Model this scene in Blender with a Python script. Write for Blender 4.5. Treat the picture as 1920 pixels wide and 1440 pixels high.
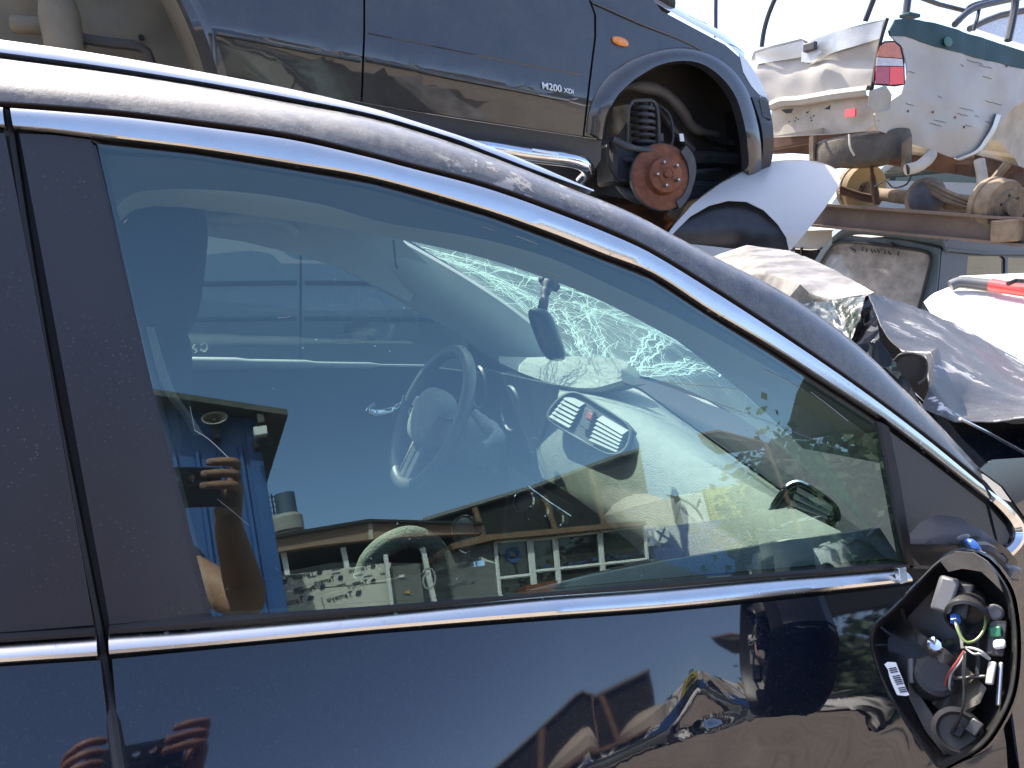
import bpy, bmesh, math, random
from mathutils import Vector, Matrix, Quaternion, noise
random.seed(7)
S = bpy.context.scene
for o in list(bpy.data.objects): bpy.data.objects.remove(o)
COL = S.collection
V = Vector
rad = math.radians

# ---------------------------------------------------------------- camera
FPX = 1450.0                       # focal length in pixels of a 1920 px wide frame
CW = V((0, 0, 1.5))                # the phone's lens
def cam_ray(u, v):
    return V(((u - 960) / FPX, -(v - 720) / FPX, -1.0)).normalized()
def solve(tilt, roll, foot=(350, 900)):
    tgt = V((0, math.cos(tilt), -math.sin(tilt)))
    yaw, pit = -0.4, -0.1
    def m(y, p): return Matrix.Rotation(y, 3, 'Z') @ Matrix.Rotation(math.pi/2 + p, 3, 'X') @ Matrix.Rotation(roll, 3, 'Z')
    fr = cam_ray(*foot); h = 1e-4
    for _ in range(60):
        e = m(yaw, pit) @ fr - tgt
        a = (m(yaw+h, pit) @ fr - tgt - e) / h; b = (m(yaw, pit+h) @ fr - tgt - e) / h
        A = Matrix(((a.dot(a), a.dot(b)), (a.dot(b), b.dot(b))))
        d = A.inverted() @ V((-a.dot(e), -b.dot(e)))
        yaw += d[0]; pit += d[1]
    return m(yaw, pit)
T_CAR, T_WORLD = rad(16.7), rad(14.0)
MC = solve(T_CAR, rad(1.0))        # camera axes in the car's frame (the car stands nose down, leaning)
MW = solve(T_WORLD, rad(-3.5))     # camera axes in the world
C2W = MW @ MC.transposed()
cam = bpy.data.cameras.new('camera'); camo = bpy.data.objects.new('camera', cam); COL.objects.link(camo)
camo.matrix_world = Matrix.Translation(CW) @ MW.to_4x4()
cam.sensor_fit = 'HORIZONTAL'; cam.sensor_width = 36.0; cam.lens = 36.0 * FPX / 1920
cam.clip_start = 0.01; cam.clip_end = 3000
S.camera = camo

# ---------------------------------------------------------------- light
SUN = V((-0.20, 0.53, 0.82)).normalized()
w = bpy.data.worlds.new('World'); S.world = w; w.use_nodes = True
nt = w.node_tree; nt.nodes.clear()
sky = nt.nodes.new('ShaderNodeTexSky'); sky.sky_type = 'NISHITA'; sky.sun_disc = False
sky.sun_elevation = math.asin(SUN.z); sky.sun_rotation = math.atan2(SUN.x, SUN.y)
sky.air_density = 0.6; sky.dust_density = 2.5; sky.ozone_density = 2.6; sky.altitude = 0
bg = nt.nodes.new('ShaderNodeBackground'); bg.inputs[1].default_value = 0.15
out = nt.nodes.new('ShaderNodeOutputWorld')
nt.links.new(sky.outputs[0], bg.inputs[0]); nt.links.new(bg.outputs[0], out.inputs[0])
sl = bpy.data.lights.new('sun', 'SUN'); sl.energy = 3.2; sl.angle = rad(0.53); sl.color = (1.0, 0.95, 0.87)
slo = bpy.data.objects.new('sun', sl); COL.objects.link(slo)
slo.rotation_euler = (-SUN).to_track_quat('-Z', 'Y').to_euler(); slo.location = (0, 6, 20)
S.view_settings.view_transform = 'Standard'; S.view_settings.look = 'None'
S.view_settings.gamma = 1.0; S.view_settings.use_curve_mapping = False
S.view_settings.exposure = 2.1
S.render.engine = 'CYCLES'
cy_ = S.cycles
cy_.max_bounces = 10; cy_.transparent_max_bounces = 24; cy_.glossy_bounces = 5; cy_.diffuse_bounces = 3
cy_.transmission_bounces = 6; cy_.caustics_reflective = False; cy_.caustics_refractive = False
cy_.sample_clamp_indirect = 6.0; cy_.use_denoising = True

# ---------------------------------------------------------------- picture <-> place
DG = 0.78                          # metres from the lens to the side window
def c2w(x, y=None, z=None):        # car frame (origin at the lens) -> world
    p = V((x, y, z)) if y is not None else V(x)
    return C2W @ p + CW
def rc(u, v): return MC @ cam_ray(u, v)
def rw(u, v): return MW @ cam_ray(u, v)
NG = V((0, -math.cos(T_CAR), math.sin(T_CAR)))
def Gc(u, v, off=0.0):             # on the window plane, off = metres inwards, car frame
    r = rc(u, v); return r * ((-DG - off) / r.dot(NG))
def G(u, v, off=0.0): return c2w(Gc(u, v, off))
def CYc(u, v, y): r = rc(u, v); return r * (y / r.y)
def CY(u, v, y): return c2w(CYc(u, v, y))
def CP(u, v, d): return c2w(rc(u, v) * d)
def WY(u, v, y): r = rw(u, v); return r * (y / r.y) + CW
def WP(u, v, d): return rw(u, v) * d + CW
def WPL(u, v, p, n): r = rw(u, v); return r * ((p - CW).dot(n) / r.dot(n)) + CW
NGW = C2W @ NG
def refl(u, v):
    r = rw(u, v); h = r * (-DG / r.dot(NGW)) + CW
    return h, r - 2 * r.dot(NGW) * NGW
def RY(u, v, Y):                   # what the window mirrors at this pixel, on the plane y = Y behind the lens
    h, q = refl(u, v); return h + q * ((Y - h.y) / q.y)
NW_OUT = NGW.copy()

# ---------------------------------------------------------------- materials
MATS = {}
def mat(name, col, rough=0.5, metal=0.0, coat=0.0, var=0.0, vscale=6.0, bump=0.0, bscale=60.0, dust=0.0, dcol=(0.42, 0.36, 0.28), dscale=9.0,
        spec=0.5, col2=None, aniso=None, specks=0.0, speckscale=220.0, flake=0.0, trans=0.0, detail=6.0, stretch=None, scuff=0.0, scuffscale=16.0, sth=.60, cior=1.5):
    m = bpy.data.materials.new(name); m.use_nodes = True; t = m.node_tree; N = t.nodes; L = t.links
    b = N['Principled BSDF']
    b.inputs['Base Color'].default_value = (*col, 1); b.inputs['Roughness'].default_value = rough; b.inputs['Metallic'].default_value = metal
    b.inputs['Coat Weight'].default_value = coat; b.inputs['Coat Roughness'].default_value = 0.03
    b.inputs['Specular IOR Level'].default_value = spec
    b.inputs['Coat IOR'].default_value = cior
    tc = N.new('ShaderNodeTexCoord'); src = tc.outputs['Object']
    if stretch:
        mp = N.new('ShaderNodeMapping'); mp.inputs['Scale'].default_value = stretch; L.new(src, mp.inputs[0]); src = mp.outputs[0]
    def nz(scale, det=6.0, rg=0.6):
        n = N.new('ShaderNodeTexNoise'); n.inputs['Scale'].default_value = scale; n.inputs['Detail'].default_value = det; n.inputs['Roughness'].default_value = rg
        L.new(src, n.inputs['Vector']); return n.outputs['Fac']
    def rng(s, a, b_, c=0.0, d=1.0):
        r = N.new('ShaderNodeMapRange'); r.inputs[1].default_value = a; r.inputs[2].default_value = b_; r.inputs[3].default_value = c; r.inputs[4].default_value = d
        L.new(s, r.inputs[0]); return r.outputs[0]
    def mix(f, A, B):
        x = N.new('ShaderNodeMix'); x.data_type = 'RGBA'
        if isinstance(f, float): x.inputs[0].default_value = f
        else: L.new(f, x.inputs[0])
        for s, i in ((A, 6), (B, 7)):
            if isinstance(s, tuple): x.inputs[i].default_value = (*s, 1)
            else: L.new(s, x.inputs[i])
        return x.outputs[2]
    c = col
    if var > 0:
        c2 = col2 or tuple(x * (1 - var) for x in col)
        c = mix(rng(nz(vscale, detail), 0.35, 0.65), col, c2)
    if flake > 0:
        vo = N.new('ShaderNodeTexVoronoi'); vo.inputs['Scale'].default_value = 900; L.new(src, vo.inputs['Vector'])
        c = mix(rng(vo.outputs['Color'], 0.75, 1.0, 0.0, flake), c if not isinstance(c, tuple) else col, (0.25, 0.27, 0.33))
    fac = None
    if dust > 0:
        geo = N.new('ShaderNodeNewGeometry'); sx = N.new('ShaderNodeSeparateXYZ'); L.new(geo.outputs['Normal'], sx.inputs[0])
        up = rng(sx.outputs[2], -0.2, 0.9, 0.35, 1.0)
        d1 = rng(nz(dscale, 9.0, 0.7), 0.3, 0.75, 0.0, dust)
        mm = N.new('ShaderNodeMath'); mm.operation = 'MULTIPLY'; L.new(up, mm.inputs[0]); L.new(d1, mm.inputs[1]); fac = mm.outputs[0]
    if specks > 0:
        vo = N.new('ShaderNodeTexVoronoi'); vo.inputs['Scale'].default_value = speckscale; L.new(src, vo.inputs['Vector'])
        s1 = rng(vo.outputs['Distance'], 0.10, 0.22, 1.0, 0.0)
        s2 = rng(nz(14, 4.0), 0.45, 0.7, 0.0, specks)
        mm = N.new('ShaderNodeMath'); mm.operation = 'MULTIPLY'; L.new(s1, mm.inputs[0]); L.new(s2, mm.inputs[1])
        if fac is None: fac = mm.outputs[0]
        else:
            ad = N.new('ShaderNodeMath'); ad.operation = 'MAXIMUM'; L.new(fac, ad.inputs[0]); L.new(mm.outputs[0], ad.inputs[1]); fac = ad.outputs[0]
    if scuff > 0:
        mm = N.new('ShaderNodeMath'); mm.operation = 'MULTIPLY'; L.new(rng(nz(scuffscale, 10.0, .72), sth, sth+.03, 0.0, scuff), mm.inputs[0]); L.new(rng(nz(3.0, 3.0), .42, .60), mm.inputs[1])
        if fac is None: fac = mm.outputs[0]
        else:
            ad = N.new('ShaderNodeMath'); ad.operation = 'MAXIMUM'; L.new(fac, ad.inputs[0]); L.new(mm.outputs[0], ad.inputs[1]); fac = ad.outputs[0]
    if fac is not None:
        c = mix(fac, c, dcol)
        L.new(rng(fac, 0.0, 0.6, rough, 0.85), b.inputs['Roughness'])
        if coat > 0: L.new(rng(fac, 0.0, 0.6, coat, 0.0), b.inputs['Coat Weight'])
        if metal > 0: L.new(rng(fac, 0.0, 0.6, metal, 0.0), b.inputs['Metallic'])
    if not isinstance(c, tuple): L.new(c, b.inputs['Base Color'])
    if bump > 0:
        bp = N.new('ShaderNodeBump'); bp.inputs['Strength'].default_value = bump; bp.inputs['Distance'].default_value = 0.01
        L.new(nz(bscale, 5.0), bp.inputs['Height']); L.new(bp.outputs[0], b.inputs['Normal'])
    if trans > 0: b.inputs['Transmission Weight'].default_value = trans
    MATS[name] = m; return m
def glass(name, tint, f0=0.085, dust=0.03, dcol=(0.55, 0.55, 0.5), specks=0.5, rough=0.0, f5=0.9, transl=0.0, gcol=(.9, 1, .95)):
    m = bpy.data.materials.new(name); m.use_nodes = True; t = m.node_tree; N = t.nodes; L = t.links; N.clear()
    o = N.new('ShaderNodeOutputMaterial'); tr = N.new('ShaderNodeBsdfTransparent'); tr.inputs[0].default_value = (*tint, 1)
    gl = N.new('ShaderNodeBsdfGlossy'); gl.inputs['Roughness'].default_value = rough; gl.inputs[0].default_value = (*gcol, 1)
    df = N.new('ShaderNodeBsdfDiffuse'); df.inputs[0].default_value = (*dcol, 1)
    if transl > 0:
        tl = N.new('ShaderNodeBsdfTranslucent'); tl.inputs[0].default_value = (*dcol, 1); dm = N.new('ShaderNodeMixShader'); dm.inputs[0].default_value = transl
        L.new(df.outputs[0], dm.inputs[1]); L.new(tl.outputs[0], dm.inputs[2]); df = dm
    lw = N.new('ShaderNodeLayerWeight'); lw.inputs[0].default_value = 0.5
    pw = N.new('ShaderNodeMath'); pw.operation = 'POWER'; pw.inputs[1].default_value = 5.0; L.new(lw.outputs['Facing'], pw.inputs[0])
    ma = N.new('ShaderNodeMath'); ma.operation = 'MULTIPLY_ADD'; ma.inputs[1].default_value = f5; ma.inputs[2].default_value = f0; L.new(pw.outputs[0], ma.inputs[0])
    mx = N.new('ShaderNodeMixShader'); L.new(ma.outputs[0], mx.inputs[0]); L.new(tr.outputs[0], mx.inputs[1]); L.new(gl.outputs[0], mx.inputs[2])
    tc = N.new('ShaderNodeTexCoord')
    nz = N.new('ShaderNodeTexNoise'); nz.inputs['Scale'].default_value = 7; nz.inputs['Detail'].default_value = 8; nz.inputs['Roughness'].default_value = 0.7; L.new(tc.outputs['Object'], nz.inputs['Vector'])
    mr = N.new('ShaderNodeMapRange'); mr.inputs[1].default_value = 0.3; mr.inputs[2].default_value = 0.75; mr.inputs[3].default_value = dust*0.5; mr.inputs[4].default_value = dust*1.5; L.new(nz.outputs['Fac'], mr.inputs[0])
    vo = N.new('ShaderNodeTexVoronoi'); vo.inputs['Scale'].default_value = 55; L.new(tc.outputs['Object'], vo.inputs['Vector'])
    vr = N.new('ShaderNodeMapRange'); vr.inputs[1].default_value = 0.03; vr.inputs[2].default_value = 0.075; vr.inputs[3].default_value = specks; vr.inputs[4].default_value = 0; L.new(vo.outputs['Distance'], vr.inputs[0])
    n2 = N.new('ShaderNodeTexNoise'); n2.inputs['Scale'].default_value = 5; L.new(tc.outputs['Object'], n2.inputs['Vector'])
    v2 = N.new('ShaderNodeMapRange'); v2.inputs[1].default_value = 0.52; v2.inputs[2].default_value = 0.6; L.new(n2.outputs['Fac'], v2.inputs[0])
    vm = N.new('ShaderNodeMath'); vm.operation = 'MULTIPLY'; L.new(vr.outputs[0], vm.inputs[0]); L.new(v2.outputs[0], vm.inputs[1])
    ad = N.new('ShaderNodeMath'); ad.operation = 'MAXIMUM'; L.new(mr.outputs[0], ad.inputs[0]); L.new(vm.outputs[0], ad.inputs[1])
    m2 = N.new('ShaderNodeMixShader'); L.new(ad.outputs[0], m2.inputs[0]); L.new(mx.outputs[0], m2.inputs[1]); L.new(df.outputs[0], m2.inputs[2])
    L.new(m2.outputs[0], o.inputs[0]); MATS[name] = m; return m

mat('black_paint', (0.003, 0.006, 0.013), 0.3, 0.0, 1.0, spec=0.0, specks=0.07, dust=.02, dscale=4, cior=1.72, dcol=(0.5, 0.47, 0.42), speckscale=300, flake=0.10)
mat('roof_paint', (0.062, 0.056, 0.050), 0.38, 0.5, 0.55, dust=0.40, dcol=(0.42, 0.39, 0.34), dscale=60, specks=0.9, speckscale=160, flake=0.6, bump=0.05, bscale=200, scuff=.7, scuffscale=24, sth=.565)
mat('hood_paint', (0.020, 0.017, 0.015), 0.5, 0.0, 0.04, dust=0.16, dcol=(0.60, 0.58, 0.56), dscale=5, scuff=.9, scuffscale=5, sth=.54, specks=0.95, speckscale=140, bump=0.08, bscale=160, stretch=(.9, 2.6, 1.8))
mat('dusty_hood', (0.05, 0.045, 0.04), 0.45, 0.2, 0.3, dust=.6, dcol=(0.56, 0.52, 0.47), dscale=6, specks=0.9, speckscale=120, bump=0.08, bscale=160)
mat('pillar_plastic', (0.026, 0.024, 0.024), 0.36, spec=0.55, var=0.3, vscale=3, specks=0.2, dcol=(0.4, 0.38, 0.35))
mat('trim_metal', (0.70, 0.68, 0.65), 0.25, 1.0, var=0.10, vscale=14, specks=0.25, dcol=(0.3, 0.28, 0.26), speckscale=80)
mat('rail_metal', (0.72, 0.71, 0.70), 0.28, 1.0, var=0.12, vscale=20)
mat('chrome', (0.75, 0.75, 0.76), 0.06, 1.0, var=0.15, vscale=10)
mat('rubber', (0.016, 0.014, 0.013), 0.55, var=0.4, vscale=30)
mat('brown_rubber', (0.040, 0.026, 0.018), 0.5, var=0.4, vscale=30)
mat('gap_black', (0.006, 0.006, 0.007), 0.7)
mat('sail_plastic', (0.045, 0.045, 0.043), 0.48, bump=0.15, bscale=500, var=0.15)
mat('black_plastic', (0.016, 0.016, 0.018), 0.35, var=0.3, vscale=20, dust=0.12, dcol=(0.3, 0.27, 0.22))
mat('grey_plastic', (0.10, 0.10, 0.105), 0.4, var=0.2)
mat('dusty_plastic', (0.055, 0.05, 0.042), 0.5, var=0.4, vscale=25, dust=0.45, dcol=(0.30, 0.25, 0.19), dscale=30)
mat('white_label', (0.75, 0.74, 0.72), 0.5)
mat('ink', (0.02, 0.02, 0.025), 0.6)
mat('wire_blue', (0.05, 0.14, 0.42), 0.35)
mat('wire_red', (0.28, 0.05, 0.04), 0.4)
mat('wire_green', (0.14, 0.20, 0.06), 0.4)
mat('wire_white', (0.36, 0.35, 0.32), 0.5)
mat('scratch_white', (0.30, 0.31, 0.30), .7)
mat('wire_black', (0.01, 0.01, 0.01), 0.4)
mat('circuit_green', (0.015, 0.12, 0.06), 0.35)
mat('headliner', (0.26, 0.26, 0.235), 0.9, bump=0.1, bscale=700)
mat('inner_frame', (0.05, 0.05, 0.052), 0.7)
mat('pillar_trim', (0.30, 0.31, 0.29), 0.65, bump=0.15, bscale=400, var=0.12, vscale=8)
mat('dash', (0.27, 0.275, 0.25), 0.55, bump=0.5, bscale=420, detail=3, var=0.12, vscale=40)
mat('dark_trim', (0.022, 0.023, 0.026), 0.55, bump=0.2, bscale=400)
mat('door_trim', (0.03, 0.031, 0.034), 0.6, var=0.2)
mat('sunlit_door_cap', (0.30, 0.30, 0.29), 0.5, bump=0.2, bscale=400)  # far paler than door_trim: sun along the door top put into the colour
mat('leather', (0.085, 0.083, 0.08), 0.35, bump=0.15, bscale=300)
mat('seat_fabric', (0.012, 0.013, 0.016), 0.85, bump=0.3, bscale=500)
mat('sunlit_seat_mesh', (0.33, 0.36, 0.31), 0.8, bump=0.8, bscale=260, var=0.5, vscale=260)  # pale against the dark seat fabric: sunlight on the bolster is in the colour
mat('belt_web', (0.12, 0.12, 0.12), 0.7)
m_ = bpy.data.materials.new('crack'); m_.use_nodes = True; t_ = m_.node_tree; t_.nodes.clear()
a_ = t_.nodes.new('ShaderNodeBsdfDiffuse'); a_.inputs[0].default_value = (.90, .97, .93, 1); b_ = t_.nodes.new('ShaderNodeBsdfTranslucent'); b_.inputs[0].default_value = (.86, .97, .91, 1)
c_ = t_.nodes.new('ShaderNodeMixShader'); c_.inputs[0].default_value = .6; d_ = t_.nodes.new('ShaderNodeOutputMaterial')
t_.links.new(a_.outputs[0], c_.inputs[1]); t_.links.new(b_.outputs[0], c_.inputs[2]); t_.links.new(c_.outputs[0], d_.inputs[0]); MATS['crack'] = m_
mat('mirror_back', (0.03, 0.03, 0.033), 0.3, var=0.3)
glass('side_glass', (0.64, 0.78, 0.72), 0.106, dust=0.006, gcol=(.74, 1, .98), specks=0.5)
glass('far_glass', (0.68, 0.78, 0.74), 0.08, dust=0.07, dcol=(0.30, 0.36, 0.33), specks=0.6)
glass('windscreen', (0.80, 0.92, 0.86), 0.05, dust=0.16, dcol=(0.50, 0.62, 0.55), specks=0.6, transl=.7)

# ---------------------------------------------------------------- builders
ROOTM = {}
def root(name, label, cat, loc, rot=None, group=None):
    o = bpy.data.objects.new(name, None); COL.objects.link(o); o.empty_display_size = 0.2
    M = Matrix.Translation(loc) @ (rot.to_4x4() if rot else Matrix())
    o.matrix_world = M; ROOTM[o.name] = M
    o['label'] = label; o['category'] = cat
    if group: o['group'] = group
    return o
def toproot(o):
    while o.parent: o = o.parent
    return o
def link(name, me, m, parent=None, smooth=True, solid=0.0, bevel=0.0, sub=0, off=-1.0, M=None):
    o = bpy.data.objects.new(name, me); COL.objects.link(o)
    if m: me.materials.append(MATS[m])
    if parent is not None:
        o.parent = parent
        Mi = ROOTM[toproot(parent).name].inverted(); me.transform(Mi)
    if smooth:
        me.polygons.foreach_set('use_smooth', [True]*len(me.polygons))
    if bevel:
        b = o.modifiers.new('bevel', 'BEVEL'); b.width = bevel; b.segments = 2; b.limit_method = 'ANGLE'; b.angle_limit = rad(35)
    if solid:
        s = o.modifiers.new('solid', 'SOLIDIFY'); s.thickness = solid; s.offset = off
    if solid and smooth and not sub:
        s = o.modifiers.new('split', 'EDGE_SPLIT'); s.split_angle = rad(40)
    if sub:
        s = o.modifiers.new('sub', 'SUBSURF'); s.levels = sub; s.render_levels = sub
    if smooth and sub == 0:
        try: me.set_sharp_from_angle(angle=rad(38))
        except Exception: pass
    return o
def pyd(name, vs, fs, m, parent=None, **k):
    me = bpy.data.meshes.new(name); me.from_pydata([tuple(v) for v in vs], [], fs)
    bm = bmesh.new(); bm.from_mesh(me); bmesh.ops.recalc_face_normals(bm, faces=bm.faces); bm.to_mesh(me); bm.free()
    me.update(); return link(name, me, m, parent, **k)
def resample(pts, n, closed=False):
    P = [V(p) for p in pts]; 
    if closed: P = P + [P[0]]
    m = len(P); out = []
    L = [0.0]
    for i in range(1, m): L.append(L[-1] + (P[i]-P[i-1]).length)
    cnt = n if closed else n - 1
    j = 0
    for k in range(n):
        s = L[-1] * k / cnt
        while j < m-2 and L[j+1] < s: j += 1
        t = (s - L[j]) / max(1e-9, L[j+1]-L[j])
        def g(i):
            if closed: return P[i % (m-1)]
            return P[max(0, min(m-1, i))]
        p0, p1, p2, p3 = g(j-1), P[j], P[j+1], g(j+2)
        # catmull-rom with chord-limited tangents
        d = (P[j+1]-P[j]).length
        m1 = (p2 - p0) * (d / max(1e-9, (p2-p1).length + (p1-p0).length)) if (p1-p0).length > 1e-9 else (p2-p1)
        m2 = (p3 - p1) * (d / max(1e-9, (p3-p2).length + (p2-p1).length)) if (p3-p2).length > 1e-9 else (p2-p1)
        t2, t3 = t*t, t*t*t
        out.append(p1*(2*t3-3*t2+1) + m1*(t3-2*t2+t) + p2*(-2*t3+3*t2) + m2*(t3-t2))
    return out
def uvs(pts, n, closed=False): return [(p.x, p.y) for p in resample([V((a, b, 0)) for a, b in pts], n, closed)]
def grid(rows, closed_u=False, closed_v=False):
    nr, nc = len(rows), len(rows[0]); vs = [p for r in rows for p in r]; fs = []
    for i in range(nr if closed_u else nr-1):
        for j in range(nc if closed_v else nc-1):
            a, b = i, (i+1) % nr; c, d = j, (j+1) % nc
            fs.append((a*nc+c, a*nc+d, b*nc+d, b*nc+c))
    return vs, fs
def loft(name, rows, m, parent=None, closed_u=False, closed_v=False, cap=False, **k):
    vs, fs = grid(rows, closed_u, closed_v)
    if cap:
        nc = len(rows[0]); fs.append(tuple(range(nc))[::-1]); fs.append(tuple((len(rows)-1)*nc + j for j in range(nc)))
    return pyd(name, vs, fs, m, parent, **k)
def tube(name, pts, r, m, parent=None, seg=10, cap=True, n=None, **k):
    P = [V(p) for p in pts]
    if n: P = resample(P, n)
    rs = r if isinstance(r, (list, tuple)) else [r]*len(P)
    if len(rs) != len(P): rs = [rs[min(len(rs)-1, int(i*len(rs)/len(P)))] for i in range(len(P))]
    rows = []; up = None
    for i, p in enumerate(P):
        t = (P[min(i+1, len(P)-1)] - P[max(i-1, 0)]).normalized()
        if up is None:
            up = t.orthogonal().normalized()
        else:
            up = (up - t*up.dot(t)); up = up.normalized() if up.length > 1e-6 else t.orthogonal().normalized()
        sd = t.cross(up)
        rows.append([p + (up*math.cos(a)+sd*math.sin(a))*rs[i] for a in (2*math.pi*j/seg for j in range(seg))])
    return loft(name, rows, m, parent, closed_v=True, cap=cap, **k)
def lathe(name, c, axis, prof, m, parent=None, seg=28, cap=True, **k):
    a = V(axis).normalized(); x = a.orthogonal().normalized(); y = a.cross(x); c = V(c)
    rows = [[c + a*h + (x*math.cos(t)+y*math.sin(t))*r for t in (2*math.pi*j/seg for j in range(seg))] for r, h in prof]
    return loft(name, rows, m, parent, closed_v=True, cap=cap, **k)
def box(name, c, hx, hy, hz, m, parent=None, bevel=0.004, **k):
    c = V(c); hx, hy, hz = V(hx), V(hy), V(hz)
    vs = [c + hx*a + hy*b + hz*d for a in (-1, 1) for b in (-1, 1) for d in (-1, 1)]
    fs = [(0,1,3,2),(4,6,7,5),(0,4,5,1),(2,3,7,6),(0,2,6,4),(1,5,7,3)]
    return pyd(name, vs, fs, m, parent, bevel=bevel, smooth=k.pop('smooth', True), **k)
def abox(name, x0, x1, y0, y1, z0, z1, m, parent=None, bevel=0.01, **k):
    return box(name, ((x0+x1)/2, (y0+y1)/2, (z0+z1)/2), (abs(x1-x0)/2, 0, 0), (0, abs(y1-y0)/2, 0), (0, 0, abs(z1-z0)/2), m, parent, bevel, **k)
def prism(name, poly, ext, m, parent=None, bevel=0.0, **k):
    P = [V(p) for p in poly]; e = V(ext); n = len(P)
    vs = P + [p + e for p in P]
    fs = [tuple(range(n))[::-1], tuple(range(n, 2*n))] + [(i, (i+1) % n, (i+1) % n + n, i+n) for i in range(n)]
    return pyd(name, vs, fs, m, parent, bevel=bevel, **k)
def sheet(name, poly, fmap, m, parent=None, step=40, solid=0.0, off=-1.0, inward=None, holes=(), **k):
    bm = bmesh.new()
    edges = []
    for loop in [poly] + list(holes):
        vs = [bm.verts.new((a, b, 0)) for a, b in loop]
        for i in range(len(vs)): edges.append(bm.edges.new((vs[i], vs[(i+1) % len(vs)])))
    bmesh.ops.triangle_fill(bm, edges=edges, use_beauty=True, use_dissolve=False)
    us = [p[0] for p in poly]; ws = [p[1] for p in poly]
    for lo, hi, n in ((min(us), max(us), (1, 0, 0)), (min(ws), max(ws), (0, 1, 0))):
        q = math.floor(lo/step)*step + step
        while q < hi:
            bmesh.ops.bisect_plane(bm, geom=bm.verts[:]+bm.edges[:]+bm.faces[:], plane_co=(q*n[0], q*n[1], 0), plane_no=n, dist=1e-4); q += step
    bmesh.ops.dissolve_degenerate(bm, dist=1e-3, edges=bm.edges)
    for v in bm.verts: v.co = fmap(v.co.x, v.co.y)
    bm.normal_update()
    tw = inward if inward is not None else None
    for f in bm.faces:
        if (f.calc_center_median() - CW).dot(f.normal) > 0 and tw is None: f.normal_flip()
    me = bpy.data.meshes.new(name); bm.to_mesh(me); bm.free()
    return link(name, me, m, parent, solid=solid, off=off, **k)
def text(name, s, org, right, up, h, m, parent=None, ext=0.0, spacing=1.0, width=None, italic=0.0, bold=0.0):
    c = bpy.data.curves.new('txt', 'FONT'); c.body = s; c.size = 1.0; c.extrude = 0.0; c.space_character = spacing; c.shear = italic; c.offset = bold
    o = bpy.data.objects.new('txt', c); COL.objects.link(o)
    bpy.context.view_layer.update()
    me = bpy.data.meshes.new_from_object(o.evaluated_get(bpy.context.evaluated_depsgraph_get()))
    bpy.data.objects.remove(o)
    xs = [v.co.x for v in me.vertices]; ys = [v.co.y for v in me.vertices]
    x0, x1, y0, y1 = min(xs), max(xs), min(ys), max(ys)
    sy = h/(y1-y0); sx = sy if width is None else width/(x1-x0)
    r, u = V(right).normalized(), V(up).normalized(); nn = r.cross(u)
    M = Matrix.Translation(V(org)) @ Matrix((r, u, nn)).transposed().to_4x4() @ Matrix.Diagonal((sx, sy, 1, 1)) @ Matrix.Translation((-x0, -y0, 0))
    me.transform(M); me.materials.clear()
    return link(name, me, m, parent, smooth=False, solid=ext, off=0)
def ellipsoid(name, c, a, b, d, m, parent=None, e=1.0, nu=24, nv=14, **k):
    c, a, b, d = V(c), V(a), V(b), V(d)
    def pw(x): return math.copysign(abs(x)**e, x)
    rows = []
    for i in range(nv+1):
        ph = -math.pi/2 + math.pi*i/nv
        rows.append([c + a*(pw(math.cos(ph))*pw(math.cos(t))) + b*(pw(math.cos(ph))*pw(math.sin(t))) + d*pw(math.sin(ph)) for t in (2*math.pi*j/nu for j in range(nu))])
    return loft(name, rows, m, parent, closed_v=True, **k)
def struct(o, kind='structure'): o['kind'] = kind; return o
def lerp(a, b, t): return a + (b-a)*t
def polyint(pts, x):
    for (a, b), (c, d) in zip(pts, pts[1:]):
        if x <= c: return b + (d-b)*(x-a)/(c-a)
    return pts[-1][1]
def disp(p, s, a): return noise.noise(p*s)*a

# ================================================================ ground
g = sheet('ground', [(-1500, -1500), (1500, -1500), (1500, 1500), (-1500, 1500)], lambda a, b: V((a, b, 0)), None, step=500, inward=1)
mat('dirt', (0.24, 0.19, 0.14), 0.95, var=0.35, vscale=0.8, bump=0.5, bscale=9, dust=0.5, dcol=(0.34, 0.29, 0.23), dscale=3)
g.data.materials.append(MATS['dirt']); struct(g)

# ================================================================ the black car
BASE = c2w(0.35, 1.4, -1.35)
car = root('black_hatchback', 'damaged black car with shattered windscreen, filling the foreground, chrome window trim', 'car', BASE, C2W)
NGWU = NGW.copy()
def band(name, top, bot, m, n=70, prof=((0, 0), (0.08, .004), (0.5, .007), (0.92, .004), (1, 0)), off=0.0, parent=car, fn=G):
    a, b = uvs(top, n), uvs(bot, n); rows = []
    for (u0, v0), (u1, v1) in zip(b, a):
        p, q = fn(u0, v0, off), fn(u1, v1, off)
        rows.append([lerp(p, q, s) + NGWU*h for s, h in prof])
    return loft(name, rows, m, parent)
CHT = [(20,203),(130,211),(233,220),(401,241),(547,262),(700,297),(756,312),(912,353),(1069,409),(1162,447),(1220,475),(1329,541),(1439,612),(1548,685),(1640,750),(1740,826),(1837,906)]
CHB = [(27,243),(100,249),(168,257),(365,281),(547,310),(700,337),(912,397),(1037,441),(1130,478),(1220,513),(1329,583),(1439,648),(1541,714),(1652,786),(1740,852),(1850,937)]
trimp = ((0, -.004), (0.03, .0035), (0.10, .0052), (0.45, .0058), (0.80, .0044), (0.95, .0025), (1, -.004))
band('upper_trim', CHT, CHB, 'trim_metal', 90, trimp)
band('rear_upper_trim', [(-160, 192), (-60, 197), (6, 202)], [(-160, 228), (-60, 234), (11, 241)], 'trim_metal', 12, trimp)
BT = [(203,1187),(365,1177),(700,1148),(1012,1118),(1221,1103),(1450,1083),(1600,1072),(1692,1064)]
BB = [(208,1228),(438,1207),(700,1182),(1012,1158),(1221,1143),(1377,1128),(1585,1105),(1700,1092)]
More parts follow.
